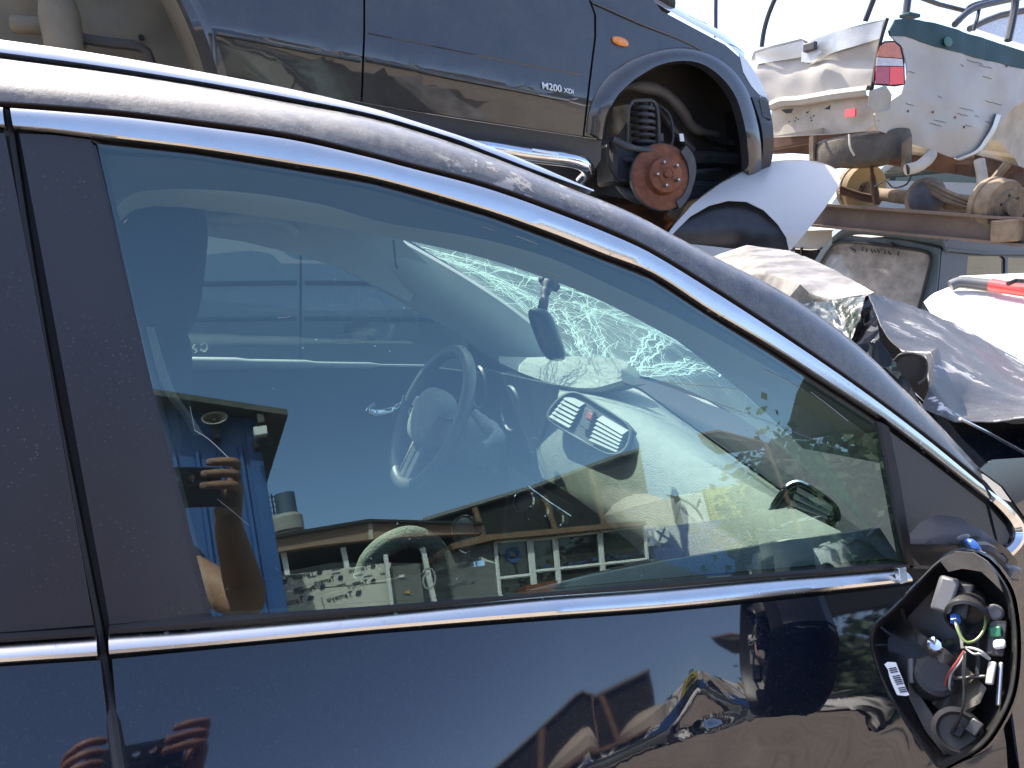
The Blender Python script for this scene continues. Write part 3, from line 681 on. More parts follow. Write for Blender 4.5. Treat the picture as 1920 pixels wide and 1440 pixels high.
for c, n_, L0 in ((i1, 30, .75), (i2, 22, .55)):
    for i in range(n_): walk(*c, 2*math.pi*i/n_ + rv.uniform(-.1, .1), rv.uniform(.25, 1)*L0, rv.uniform(.0010, .0024))
    for ring in range(1, 6):
        rr_ = .018*ring*(1+.15*ring); pp = []
        for a in range(0, 24):
            if rv.random() < .22:
                crack(pp, .0014); pp = []; continue
            q = rr_*rv.uniform(.8, 1.2); pp.append((min(.99, max(.01, c[0]+q*math.cos(a*.262))), min(.99, max(.01, c[1]+1.25*q*math.sin(a*.262)))))
        crack(pp, .0013)
bund = [((752,458),(900,510),(1010,600),(1100,690)), ((775,462),(1000,520),(1200,590),(1400,700)), ((830,478),(1000,560),(1090,640)), ((1060,560),(1200,610),(1330,670),(1400,705)), ((1085,555),(1130,640),(1178,706)), ((1180,706),(1260,690),(1340,690),(1410,712)), ((1178,706),(1230,640),(1290,610),(1330,640)), ((1040,560),(1080,620),(1120,680),(1178,706))]
for path in bund:
    st = [ws_px(*p) for p in path]
    for k in range(16):
        o1 = rv.uniform(-.025, .025); pts = []
        base = resample([V((a, b, 0)) for a, b in st], 26)
        sg_ = min(.005, .22*(base[13]-base[12]).length + .0008)
        for i, p in enumerate(base): pts.append((min(.995, max(.005, p.x + o1 + rv.gauss(0, sg_))), min(.995, max(.005, p.y + o1*.6 + rv.gauss(0, sg_)))))
        a, b = sorted((rv.randint(0, 25), rv.randint(0, 25)))
        if b-a > 4: crack(pts[a:b], rv.uniform(.0015, .0045))
    for k in range(40):
        p = base[rv.randint(0, 25)]; walk(p.x, p.y, rv.uniform(0, 6.28), rv.uniform(.04, .14), .0018, br=.12)
ck = pyd('shatter_lines', CV, CF, 'crack', car, smooth=False); ck['kind'] = 'stuff'
# scratches on the outside of the side window
for pts, r_ in (([(968,443),(985,449),(1008,458)], .0007), ([(905,425),(925,432)], .0005), ([(1290,738),(1380,768),(1480,806),(1570,842)], .0004), ([(1430,690),(1470,708),(1500,726)], .0006), ([(1520,735),(1560,765),(1590,790)], .0009), ([(1240,716),(1330,724),(1390,730)], .0005),
               ([(356,762),(362,790),(365,808)], .0004), ([(364,806),(392,824),(428,858)], .0009), ([(408,936),(440,962),(468,986)], .0003), ([(232,418),(238,412)], .0007), ([(835,500),(838,512)], .0007), ([(520,596),(545,594)], .0006), ([(1020,508),(1050,518)], .0005)):
    tube('glass_scratch', [G(u, v, -.0006) for u, v in pts], r_*.5, 'scratch_white', win, 5, n=10)
# closing the cabin: floor, bulkhead, rear
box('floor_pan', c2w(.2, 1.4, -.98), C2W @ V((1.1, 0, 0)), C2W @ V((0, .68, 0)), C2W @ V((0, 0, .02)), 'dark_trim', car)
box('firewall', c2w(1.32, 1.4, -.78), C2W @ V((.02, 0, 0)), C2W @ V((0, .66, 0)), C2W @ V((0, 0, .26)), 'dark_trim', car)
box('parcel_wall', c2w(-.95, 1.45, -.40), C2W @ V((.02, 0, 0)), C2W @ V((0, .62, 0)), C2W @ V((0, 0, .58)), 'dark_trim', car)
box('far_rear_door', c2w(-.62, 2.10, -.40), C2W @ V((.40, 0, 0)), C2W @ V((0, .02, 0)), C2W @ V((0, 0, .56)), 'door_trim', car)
box('far_body_side', c2w(.35, 2.16, -.80), C2W @ V((1.5, 0, 0)), C2W @ V((0, .03, 0)), C2W @ V((0, 0, .36)), 'black_paint', car, bevel=.02)
box('sill', c2w(.2, .66, -.98), C2W @ V((1.0, 0, 0)), C2W @ V((0, .05, 0)), C2W @ V((0, 0, .08)), 'black_paint', car, bevel=.02)
for x, y in ((1.75, .72), (1.75, 2.05), (-1.05, .72), (-1.05, 2.05)):
    wh = lathe('wheel', c2w(x, y, -1.10), C2W @ V((0, 1, 0)), [(.20, -.10), (.29, -.105), (.315, -.07), (.315, .07), (.29, .105), (.20, .10)], 'rubber', car)
    lathe('rim', c2w(x, y, -1.10), C2W @ V((0, 1, 0)), [(.03, -.085), (.17, -.07), (.20, -.098), (.205, -.02), (.205, .08)], 'rail_metal', wh)

# ---------------------------------------------------------------- hanging door mirror (part of the black car)
OUT = [(1763,1052),(1735,1078),(1700,1116),(1668,1148),(1640,1174),(1633,1200),(1641,1240),(1662,1293),(1702,1360),(1738,1410),(1763,1437),(1794,1424),(1840,1397),(1870,1357),(1896,1299),(1905,1214),(1895,1122),(1870,1076),(1840,1048),(1800,1038)]
OC = (1775, 1235)
def MI(u, v, o=0.0):               # surface of the mirror's open face, o metres deeper
    d = 1.00 + .00016*(1800-u) + .00004*(1240-v) + o
    return CP(u, v, d)
ring = uvs(OUT, 64, True); rows = []
for k, o in ((1.015, .012), (1.02, .0), (1.0, -.006), (.975, -.002), (.955, .015), (.90, .035), (.78, .05), (.5, .062), (.2, .066)):
    rows.append([MI(OC[0]+(u-OC[0])*k, OC[1]+(v-OC[1])*k, o) for u, v in ring])
mir = loft('door_mirror', rows, 'black_plastic', car, closed_v=True)
rows = []
for k, o in ((1.03, .004), (1.06, .02), (1.05, .045), (.98, .07), (.8, .085), (.4, .09)):
    rows.append([MI(OC[0]+6+(u-OC[0])*k, OC[1]+(v-OC[1])*k, o) for u, v in ring])
loft('mirror_shell', rows, 'black_paint', mir, closed_v=True)
# rim highlight and hood flap at the top
sheet('mirror_lip', [(1763,1052),(1790,1034),(1825,1036),(1850,1052),(1868,1078),(1880,1110),(1862,1092),(1840,1072),(1805,1066),(1778,1072)], lambda u, v: MI(u, v, -.012 - .00012*(1080-v)), 'dusty_plastic', mir, step=10, solid=.003)
def mbox(name, cu, cv, du, dv, o, dep, m, ang=0.0, par=None, bevel=.002):
    c = MI(cu, cv, o); ca, sa = math.cos(ang), math.sin(ang)
    hx = (MI(cu+du*ca, cv+du*sa, o) - c); hy = (MI(cu-dv*sa, cv+dv*ca, o) - c); nn = rw(cu, cv)
    return box(name, c, hx, hy, nn*dep, m, par or mir, bevel)
mot = mbox('motor_housing', 1772, 1115, 20, 34, .012, .018, 'grey_plastic', .30, bevel=.004)
mbox('motor_cover', 1800, 1125, 22, 36, .022, .016, 'black_plastic', .25, bevel=.005)
lathe('motor_sleeve', MI(1812,1158,.004), rw(1812,1158)*-1 + V((0, 0, -.6)), [(.0, -.03), (.020, -.03), (.022, .0), (.019, .002), (.017, -.012), (.0, -.014)], 'black_plastic', mir, 24)
sheet('mirror_bracket', [(1716,1180),(1742,1198),(1758,1206),(1790,1230),(1832,1272),(1850,1290),(1838,1318),(1800,1338),(1768,1335),(1752,1322),(1770,1300),(1765,1260),(1738,1222),(1722,1206)], lambda u, v: MI(u, v, .028 + .012*math.sin(u*.06+v*.03)), 'dusty_plastic', mir, step=10, solid=.004)
sheet('lower_bracket', [(1700,1250),(1715,1290),(1745,1335),(1770,1372),(1785,1412),(1770,1415),(1735,1370),(1705,1310)], lambda u, v: MI(u, v, .034), 'dusty_plastic', mir, step=12, solid=.006)
mbox('clip_block', 1708, 1258, 6, 24, .026, .010, 'grey_plastic', -.03); mbox('clip_block', 1723, 1260, 7, 26, .026, .012, 'black_plastic', -.03)
lathe('pivot_cup', MI(1795,1372,.024), -rw(1795,1372), [(.0, -.01), (.022, -.01), (.025, .004), (.020, .008), (.017, -.002), (.0, -.004)], 'dusty_plastic', mir, 24)
mbox('pivot_hole', 1796, 1370, 12, 12, .022, .008, 'gap_black', .5); mbox('adjuster_block', 1826, 1363, 14, 15, .02, .012, 'black_plastic', .6)
lathe('drive_boss', MI(1752,1272,.024), -rw(1752,1272)+V((.3, 0, .2)), [(.0, -.02), (.020, -.02), (.022, .010), (.017, .014), (.0, .014)], 'dark_trim', mir, 20)
lathe('screw', MI(1754,1209,.016), -rw(1754,1209), [(.0085, -.004), (.0085, .002), (.006, .004), (.0, .003)], 'chrome', mir, 14)
lathe('screw', MI(1866,1148,.016), -rw(1866,1148), [(.0085, -.004), (.0085, .002), (.006, .004), (.0, .003)], 'grey_plastic', mir, 14)
lab = sheet('part_label', [(1658,1246),(1664,1241),(1680,1242),(1686,1258),(1692,1272),(1696,1284),(1705,1303),(1699,1305),(1682,1303),(1675,1288),(1668,1270),(1665,1256)], lambda u, v: MI(u, v, .004), 'white_label', mir, step=12)
for i in range(13):
    f = i/12; u = lerp(1672, 1693, f); v = lerp(1252, 1296, f)
    if i in (3, 9): continue
    prism('barcode_bar', [MI(u-6, v+1, .003), MI(u+8, v-1.5, .003), MI(u+8.6, v+(.4 if i % 3 else .9), .003), MI(u-5.4, v+2.8, .003)], rw(u, v)*.0004, 'ink', lab, smooth=False)
mbox('circuit_board', 1866, 1184, 12, 10, .012, .002, 'circuit_green', -.1); mbox('board_holder', 1868, 1196, 18, 34, .022, .008, 'black_plastic', .1)
mbox('foam_pad', 1874, 1208, 12, 9, .008, .006, 'white_label', -.1, bevel=.003); mbox('lamp_unit', 1858, 1262, 8, 22, .012, .010, 'wire_white', .15); mbox('lamp_strip', 1874, 1282, 5, 42, .014, .006, 'rail_metal', .06)
mbox('side_post', 1833, 1220, 5, 60, .03, .006, 'dark_trim', -.02); mbox('crossbar', 1820, 1270, 36, 4, .018, .008, 'black_plastic', -.08)
def mwire(pts, r, m, nm='wire'): return tube(nm, [MI(*p) for p in pts], r, m, mir, 6, n=20)
mwire([(1790,1160,.0),(1800,1190,-.004),(1812,1204,-.004),(1830,1200,.0),(1845,1180,.006),(1848,1155,.012)], .0014, 'wire_green')
mwire([(1790,1162,.0),(1796,1180,-.002),(1806,1205,.0)], .0018, 'wire_white'); mwire([(1790,1156,.004),(1792,1166,.0)], .0055, 'wire_blue', 'plug')
mwire([(1808,1220,.0),(1795,1240,.0),(1778,1265,.006),(1772,1285,.014),(1775,1300,.02)], .0013, 'wire_red'); mwire([(1810,1222,.0),(1800,1242,.0),(1784,1262,.006),(1780,1285,.012),(1782,1298,.02)], .0012, 'wire_white')
mwire([(1808,1222,.0),(1806,1260,-.002),(1808,1310,.0),(1800,1345,.006),(1786,1372,.014)], .0013, 'wire_black'); mwire([(1811,1222,.0),(1809,1262,-.002),(1806,1310,.0),(1804,1340,.006)], .0011, 'wire_black')
mwire([(1812,1214,.0),(1825,1216,-.004),(1840,1222,-.004),(1856,1236,.004)], .0016, 'wire_white'); mwire([(1812,1216,.0),(1826,1226,-.002),(1838,1226,-.004),(1854,1236,.004)], .0013, 'wire_white')
mwire([(1800,1158,.01),(1804,1185,.01),(1808,1218,.004)], .004, 'wire_black')
for p in (((1650,1175,.02),(1672,1192,.03)), ((1640,1210,.02),(1662,1210,.03)), ((1690,1140,.02),(1700,1170,.035))): mwire(p, .002, 'black_plastic', 'rib')
# mirror foot on the sail panel
foot = sheet('mirror_foot_cover', [(1706,1000),(1726,978),(1760,966),(1800,970),(1850,1000),(1890,1030),(1908,1052),(1906,1080),(1880,1086),(1850,1070),(1800,1062),(1760,1062),(1725,1060),(1708,1040)], lambda u, v: G(u, v, -.012 - .05*max(0, math.sin(min(1, max(0, (u-1700)/210))*math.pi*.62)) - .02*math.exp(-((v-1020)/34)**2)), 'black_plastic', car, step=10, solid=.004)
sheet('foot_recess', [(1800,1012),(1830,1004),(1868,1020),(1892,1050),(1880,1066),(1850,1058),(1812,1044)], lambda u, v: G(u, v, -.0775), 'gap_black', foot, step=20)
tube('pivot_spring', [G(1806,1030,-.085), G(1840,1028,-.088), G(1878,1052,-.088)], [.008, .010, .006], 'dark_trim', foot, 8, n=10)
tube('loose_cable', [G(1806,1012,-.082), G(1820,1018,-.09), G(1830,1032,-.094), G(1834,1048,-.092)], [.004, .006, .0065, .005], 'wire_blue', foot, 10, n=12)
ellipsoid('torn_edge', G(1806,1008,-.084), C2W @ V((.012, 0, 0)), C2W @ V((0, .003, 0)), C2W @ V((.002, 0, .004)), 'grey_plastic', foot)
box('foot_pad', G(1892,1072,-.08), C2W @ V((.012, 0, -.003)), C2W @ V((0, .01, 0)), C2W @ V((.002, 0, .009)), 'grey_plastic', foot, bevel=.004)

# ---------------------------------------------------------------- buckled bonnet
def crumple(name, pts, tris, m, lev=3, amp=.012, sc=7, parent=car, frame=CY, thick=.002):
    bm = bmesh.new(); vs = [bm.verts.new(frame(*p)) for p in pts]
    for t in tris: bm.faces.new([vs[i] for i in t])
    bmesh.ops.recalc_face_normals(bm, faces=bm.faces)
    for _ in range(lev):
        bmesh.ops.subdivide_edges(bm, edges=bm.edges[:], cuts=1, use_grid_fill=True, smooth=0.0)
    bm.normal_update()
    for v in bm.verts: v.co += v.normal*(noise.noise(v.co*sc)*amp + noise.noise(v.co*sc*3)*amp*.3)
    bmesh.ops.recalc_face_normals(bm, faces=bm.faces)
    me = bpy.data.meshes.new(name); bm.to_mesh(me); bm.free()
    return link(name, me, m, parent, solid=thick)
bp = [(1630,550,1.22),(1700,566,1.34),(1790,605,1.40),(1920,678,1.36),(2100,760,1.25),     # ridge 0-4
      (1652,610,1.08),(1690,660,.98),(1735,668,.92),(1742,728,.88),(1728,765,.86),(1790,792,.83),(1920,784,.80),(2100,800,.80),  # 5-12
      (1760,650,1.06),(1830,700,1.02),(1920,735,1.02),(2100,785,1.0)]                       # 13-16
crumple('bonnet', bp, [(0,1,5),(1,13,5),(5,13,6),(6,13,7),(7,13,8),(8,13,14),(8,14,10),(8,10,9),(1,2,13),(2,14,13),(2,3,15,14),(14,15,11,10),(3,4,16,15),(15,16,12,11)], 'hood_paint', 3, .006, 8)
sheet('bonnet_tear_shade', [(1680,684),(1690,670),(1712,666),(1732,676),(1735,696),(1718,712),(1692,706)], lambda u, v: CY(u, v, .897), 'gap_black', car, step=20)  # flat black patch, painted shade for the hollow inside the fold
tube('tear_edge', [CY(1676,676,.92), CY(1690,664,.905), (CY(1716,664,.90)), CY(1736,676,.895), CY(1736,706,.89), CY(1722,720,.89)], .002, 'hood_paint', car, 8, n=24)
bq = [(1330,482,2.5),(1400,460,2.4),(1480,470,2.1),(1545,496,1.8),(1600,526,1.5),(1640,548,1.23),(1605,562,1.26),(1540,572,1.44),(1470,566,1.54),(1410,548,1.78),(1360,518,2.1), (1500,532,1.50), (1430,512,1.76)]
crumple('bonnet_rear_half', bq, [(0,1,12,10),(1,2,12),(2,11,12),(2,3,11),(3,4,11),(4,5,6),(4,6,7,11),(11,7,8),(11,8,12),(12,8,9),(12,9,10)], 'dusty_hood', 3, .004, 7)
# dark folded flank under the ridge and the glass torn out with it
bf = [(1634,552,1.24),(1655,640,1.06),(1690,690,.98),(1725,765,.90),(1690,760,.98),(1620,700,1.12),(1560,650,1.25),(1480,590,1.45),(1440,556,1.7),(1540,566,1.40),(1600,600,1.24)]
crumple('bonnet_flank', bf, [(0,10,1),(0,9,10),(9,8,7),(9,7,10),(10,7,6),(10,6,1),(1,6,5),(1,5,2),(2,5,4),(2,4,3)], 'black_paint', 3, .010, 9)
mat('green_glass', (0.004, 0.016, 0.009), 0.3, 0.0, .25, var=0.7, vscale=40, bump=0.35, bscale=60, specks=0.7, dcol=(.25, .45, .32), speckscale=160)
crumple('torn_glass', [(1500,572,1.36),(1560,562,1.32),(1622,556,1.22),(1612,600,1.17),(1590,640,1.16),(1545,615,1.24)], [(0,1,5),(1,2,3),(1,3,4),(1,4,5)], 'green_glass', 4, .006, 30)
# dark scuttle void
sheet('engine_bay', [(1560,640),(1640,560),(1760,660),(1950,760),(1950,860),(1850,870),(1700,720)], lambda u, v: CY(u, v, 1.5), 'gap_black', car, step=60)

# ================================================================ dark SUV on top of the stack
mat('suv_paint', (0.022, 0.022, 0.021), 0.3, 0.0, 0.9, spec=.3, cior=1.6, dust=0.2, dcol=(0.3, 0.28, 0.25), dscale=5, flake=.3)
mat('suv_plastic', (0.035, 0.037, 0.042), 0.5, dust=0.2, dcol=(.2, .18, .16))
mat('arch_liner', (0.07, 0.063, 0.055), 0.6, dust=0.35, dcol=(0.16, 0.13, 0.10), dscale=6, var=.3)
mat('wheelhouse', (0.20, 0.165, 0.11), 0.75, dust=0.5, dcol=(0.32, 0.27, 0.19), dscale=4, var=.4, vscale=3)
mat('rust', (0.26, 0.085, 0.035), 0.75, var=0.45, vscale=25, bump=.2, bscale=120)
mat('dark_steel', (0.06, 0.06, 0.065), 0.55, var=.4, vscale=20, dust=.3, dcol=(.18, .15, .12))
mat('bright_steel', (0.5, 0.48, 0.45), 0.35, 0.9, var=.3, vscale=40)
mat('orange_lens', (0.85, 0.26, 0.03), 0.2, 0, .6, var=.2, vscale=60)
mat('headlamp_lens', (0.72, 0.76, 0.78), 0.15, 0, 1, var=.2, vscale=8)
Y0 = 3.4
suv = root('dark_suv', 'dark grey off-road car with bare rusty brake disc, stacked behind the black car', 'car', V((1.2, Y0+.9, 1.9)))
def crease(u): return 108 + (u-683)*.197
def SU(u, v, o=0.0):
    c = crease(u); d = c - v
    y = Y0 + (.00032*d if d > 0 else -.00075*d) + o + .00000012*(u-700)**2
    return WY(u, v, y)
def sup(name, poly, m='suv_paint', o=0.0, step=24, solid=.006, par=suv, holes=()): return sheet(name, poly, lambda u, v: SU(u, v, o), m, par, step=step, solid=solid, holes=holes)
sup('inner_body', [(380,-150),(1110,-150),(1125,0),(1128,60),(1110,235),(1000,232),(700,186),(440,140),(400,60)], 'gap_black', .05, step=40)
rd = sup('rear_door', [(392,-160),(681,-160),(681,60),(676,191),(640,186),(520,162),(410,140),(398,60),(380,20),(350,-40),(300,-160)])
tube('door_moulding', [SU(406,62,-.012), SU(520,85,-.012), SU(676,114,-.012)], .008, 'suv_paint', rd, 8, n=12)
fdr = sup('front_door', [(685,-160),(1100,-160),(1104,0),(1114,28),(1114,70),(1104,150),(1092,255),(900,226),(760,204),(680,192),(685,60)])
tube('door_moulding', [SU(688,112,-.012), SU(850,146,-.012), SU(1000,175,-.012), SU(1076,189,-.012), SU(1082,184,-.01)], .008, 'suv_paint', fdr, 8, n=20)
tube('door_feature_line', [SU(690,62,.004), SU(800,84,.004), SU(1000,124,.004), SU(1090,140,.004)], .007, 'suv_paint', fdr, 8, n=12)
badge = text('badge_lettering', 'M200', SU(1017,167,-.006), SU(1100,181)-SU(1017,167), V((0, 0, 1)), .032, 'white_label', fdr, ext=.003, width=.105, bold=.01)
text('badge_lettering', 'XDi', SU(1057,173.5,-.006), SU(1100,181)-SU(1017,167), V((0, 0, 1)), .022, 'white_label', fdr, ext=.003, width=.055, bold=.02)
archin = [(1128,262),(1136,215),(1158,178),(1190,148),(1230,124),(1275,114),(1315,119),(1350,142),(1378,178),(1394,225),(1403,280),(1404,330),(1385,352)]
wing = sup('front_wing', [(1108,-60),(1180,-60),(1240,20),(1300,52),(1360,84),(1392,112),(1404,140),(1425,180),(1440,230),(1440,260),(1404,330),(1403,280),(1394,225),(1378,178),(1350,142),(1315,119),(1275,114),(1230,124),(1190,148),(1158,178),(1136,215),(1126,262),(1096,254),(1108,150),(1118,70),(1118,28),(1107,0)], step=20)
fo = [(1100,250),(1106,205),(1128,158),(1165,122),(1215,98),(1270,88),(1325,98),(1370,125),(1402,168),(1420,220),(1430,280),(1428,335)]
rows = []
for (u0, v0), (u1, v1) in zip(uvs(fo, 36), uvs(archin[:-1], 36)):
    p, q = SU(u0, v0, -.004), SU(u1, v1, -.045); rows.append([p, lerp(p, q, .3)+V((0, -.02, .0)), lerp(p, q, .75)+V((0, -.012, 0)), q, q + V((0, .06, .0))])
loft('arch_flare', rows, 'suv_paint', wing)
ellipsoid('side_marker', SU(1163,78,-.006), SU(1178,82)-SU(1163,78), V((0, -.012, 0)), V((-.002, 0, .021)), 'orange_lens', wing, e=.8)
tube('bonnet_edge', [SU(1110,4,-.004), SU(1200,44,-.004), SU(1300,86,.0), (SU(1380,140,.0))], .006, 'suv_paint', wing, 8, n=16)
# bonnet sheet rising behind the wing edge
hb = [(1108,-60),(1215,-2),(1300,46),(1360,80),(1396,112)]
loft('bonnet', [[SU(u, v, .0), SU(u, v-8, .08), SU(u, v-16, .4), SU(u, v-8, 1.3)] for u, v in uvs(hb, 20)], 'suv_paint', suv)
sup('headlamp', [(1386,100),(1400,112),(1424,148),(1440,186),(1424,178),(1408,160),(1394,135)], 'headlamp_lens', -.004)
bmp = [(1408,182),(1444,192),(1450,240),(1447,290),(1440,325),(1425,345),(1385,362),(1395,345),(1412,325),(1428,280),(1424,225)]
rows = []
for (u0, v0), (u1, v1) in zip(uvs([(1410,182),(1428,240),(1430,290),(1416,330),(1388,356)], 24), uvs([(1440,186),(1449,235),(1448,290),(1440,325),(1420,350)], 24)):
    p, q = SU(u0, v0, -.03), SU(u1, v1, .05); rows.append([p + V((0, .06, 0)), p, lerp(p, q, .5) + V((.012, -.03, 0)), q, q + V((.03, .25, 0)), q + V((.02, .9, 0)), q + V((-.06, 1.5, 0))])
loft('front_bumper', rows, 'black_plastic', suv)
sup('bumper_insert', [(1424,186),(1440,190),(1447,225),(1430,218)], 'suv_plastic', -.03)
sup('sill_cover', [(398,142),(520,165),(760,207),(900,229),(1096,258),(1128,262),(1126,300),(1115,318),(1060,312),(900,280),(700,245),(520,215),(400,190)], 'suv_plastic', .02, solid=.02)
rb = tube('running_board', [SU(700,262,-.06), SU(900,276,-.06), SU(990,290,-.06), SU(1070,300,-.06), SU(1094,308,-.05), SU(1102,320,.0), SU(1092,334,.10)], .036, 'chrome', suv, 16, n=40)
box('step_pad', SU(1020,286,-.075), (SU(1042,289)-SU(1018,285)), V((0, .018, 0)), V((0, 0, .008)), 'rail_metal', rb, bevel=.003)
# wheel arch interior
rows = []
for k in range(7):
    f = k/6
    rows.append([SU(lerp(u, 1270, .06*f), lerp(v, 240, .06*f), .0 + .62*f) for u, v in uvs(archin, 30)])
loft('arch_liner', rows, 'arch_liner', suv)
sheet('inner_wing', [(1112,150),(1200,118),(1330,118),(1398,240),(1400,350),(1300,400),(1110,360)], lambda u, v: WY(u, v, Y0+.55), 'arch_liner', suv, step=40)
tube('liner_fold', [SU(1145,172,.25), SU(1185,162,.2), SU(1240,172,.22), (SU(1275,205,.26)), SU(1300,240,.3), SU(1345,252,.32)], [.02, .035, .03, .035, .03, .02], 'arch_liner', suv, 10, n=24)
crumple('torn_liner', [(1150,200,Y0+.12),(1180,195,Y0+.05),(1178,225,Y0+.08),(1160,252,Y0+.15),(1142,255,Y0+.2)], [(0,1,2),(0,2,3),(0,3,4)], 'wheelhouse', 3, .02, 14, parent=suv, frame=WY)
# spring, arms, hub
sp = []
for i in range(150):
    f = i/149; a = f*2*math.pi*7; c = SU(lerp(1205, 1209, f), lerp(196, 284, f), .18)
    sp.append(c + V((math.cos(a)*.058, math.sin(a)*.058, 0)))
tube('coil_spring', sp, .0105, 'dark_steel', suv, 8)
tube('damper', [SU(1206,190,.18), SU(1209,290,.18)], .026, 'dark_steel', suv, 12)
for du in (-28, 27): tube('strut_fork', [SU(1206,188,.12), SU(1206+du*.7,190,.12), SU(1206+du, 208, .12), SU(1206+du*1.1, 280, .12)], .010, 'dark_steel', suv, 8, n=16)
tube('upper_arm', [SU(1148,262,.08), SU(1180,276,.05), SU(1235,284,.05)], [.022, .016, .018], 'dark_steel', suv, 10, n=10)
tube('lower_arm', [SU(1150,330,.3), SU(1190,370,.12), SU(1240,372,.06)], .03, 'dark_steel', suv, 10, n=10)
box('steering_knuckle', SU(1215,320,.10), V((.05, .02, .02)), V((0, .05, 0)), V((-.02, 0, .10)), 'dark_steel', suv, bevel=.02)
box('gearbox_shadow_shield', SU(1160,310,.25), V((.10, .02, 0)), V((0, .1, 0)), V((0, 0, .11)), 'dark_steel', suv, bevel=.02)
tube('brake_hose', [SU(1140,260,.1), SU(1142,310,.08), SU(1165,338,.06), SU(1200,330,.05)], .007, 'wire_black', suv, 8, n=20)
box('wire_bracket', SU(1240,258,.14), V((.014, 0, 0)), V((0, .004, 0)), V((0, 0, .022)), 'dark_steel', suv)
box('white_tag', SU(1278,258,.12), V((.013, 0, 0)), V((0, .003, 0)), V((-.003, 0, .02)), 'white_label', suv, bevel=0)
hx = SU(1243,331,-.03); hax = (V((-.20, -.93, .10))).normalized()
dsc = lathe('brake_disc', hx, hax, [(.0, -.03), (.10, -.03), (.172, -.03), (.172, -.006), (.165, -.002), (.103, -.002), (.098, .002), (.090, .042), (.080, .048), (.0, .048)], 'rust', suv, 44)
lathe('disc_edge', hx, hax, [(.172, -.032), (.176, -.03), (.176, -.006), (.1725, -.004)], 'dark_steel', dsc, 44, cap=False)
lathe('hub_bore', hx, hax, [(.046, .046), (.046, .052), (.038, .054), (.032, .05), (.022, .052), (.018, .07), (.0, .072)], 'rust', dsc, 24)
fx = hax.orthogonal().normalized(); fy = hax.cross(fx)
for i in range(5):
    a = 2*math.pi*i/5 + .5; tube('wheel_stud', [hx + (fx*math.cos(a)+fy*math.sin(a))*.062 + hax*k for k in (.046, .085)], .0065, 'bright_steel', dsc, 8)
cal = []
for i in range(14):
    a = -1.15 + 2.0*i/13; cc = SU(1243,331,-.03); d = V((1, 0, 0))*math.cos(a) + V((0, 0, 1))*math.sin(a)
    cal.append([cc + d*.150 + hax*.022, cc + d*.150 + hax*.04, cc + d*(.19+.012*math.sin(a*3)) + hax*.045, cc + d*.20 + hax*.0, cc + d*.19 - hax*.05])
loft('brake_caliper', cal, 'dark_steel', suv, solid=.01)
for nm_, pts, r_ in (('subframe_beam', ((1255,300,.35),(1320,296,.4),(1396,300,.4)), .045), ('subframe_beam', ((1270,345,.3),(1330,350,.35),(1390,345,.4)), .04), ('tie_rod', ((1262,318,.12),(1300,322,.2),(1350,318,.35)), .014), ('stabiliser', ((1150,290,.2),(1180,300,.14),(1230,300,.1)), .014), ('brace', ((1235,205,.4),(1262,240,.36),(1300,282,.34)), .022), ('brace', ((1300,236,.42),(1340,262,.42),(1385,270,.42)), .018), ('hose', ((1225,190,.3),(1255,215,.25),(1262,260,.2),(1250,290,.15)), .008), ('lower_arm', ((1215,380,.05),(1262,372,.15),(1320,362,.35)), .026)):
    tube(nm_, [SU(u, v, o) for u, v, o in pts], r_, 'dark_steel', suv, 8, n=12)
# rear wheel arch, no wheel
ra = [(300,-80),(340,-10),(372,60),(390,110),(400,150),(404,200)]
loft('rear_arch_lip', [[SU(u-14, v+2, .0), SU(u-6, v, -.03), SU(u+10, v-2, -.035), SU(u+24, v-4, -.004), SU(u+30, v-5, .01)] for u, v in uvs(ra, 24)], 'suv_paint', suv)
loft('rear_arch_liner', [[SU(u-12-30*f, v+4+8*f, .02 + .5*f) for f in (0, .2, .5, .8, 1)] for u, v in uvs(ra, 24)], 'wheelhouse', suv)
sheet('rear_wheelhouse', [(-300,-160),(420,-160),(420,260),(-300,260)], lambda u, v: WY(u, v, Y0+.5+.03*math.sin(u*.02)*math.sin(v*.03)), 'wheelhouse', suv, step=30)
tube('spring_seat', [WY(25,45,Y0+.36), WY(60,48,Y0+.34), WY(110,50,Y0+.34), WY(140,62,Y0+.36), WY(145,90,Y0+.38)], .035, 'wheelhouse', suv, 10, n=14)
lathe('bump_stop', WY(115,52,Y0+.3), V((0, 0, -1)), [(.0, -.14), (.06, -.13), (.075, -.05), (.07, .1), (.05, .16), (.0, .17)], 'wheelhouse', suv, 18)
tube('axle_link', [WY(150,72,Y0+.35), WY(200,80,Y0+.36), WY(270,92,Y0+.38), WY(285,125,Y0+.4)], .022, 'arch_liner', suv, 8, n=12)
lathe('grommet', WY(265,72,Y0+.49), V((0, -1, 0)), [(.012, 0), (.012, .02), (.0, .02)], 'gap_black', suv, 12)
# the rest of its body, so that it stands as a car
box('body_core', V((1.35, Y0+1.0, SU(900,180).z+.06)), V((1.55, 0, -.20)), V((0, .42, 0)), V((.02, 0, .30)), 'suv_plastic', suv, bevel=.05)
loft('greenhouse', [[V((x, y, z)) for x, y, z in ((-.9, Y0+.08, 3.0), (-.75, Y0+.30, 3.55), (-.75, Y0+1.5, 3.55), (-.9, Y0+1.75, 3.0))], [V((x, y, z)) for x, y, z in ((1.5, Y0+.08, 2.68), (.9, Y0+.30, 3.35), (.9, Y0+1.5, 3.35), (1.5, Y0+1.75, 2.68))]], 'suv_paint', suv)
mat('cloth_bundle', (0.10, 0.10, 0.09), 0.9, var=.5, vscale=20, bump=.6, bscale=30)
ellipsoid('wiper_cowl_debris', SU(1232,2,.25), V((.09, 0, -.03)), V((0, .1, 0)), V((.0, 0, .05)), 'cloth_bundle', suv, e=.8)

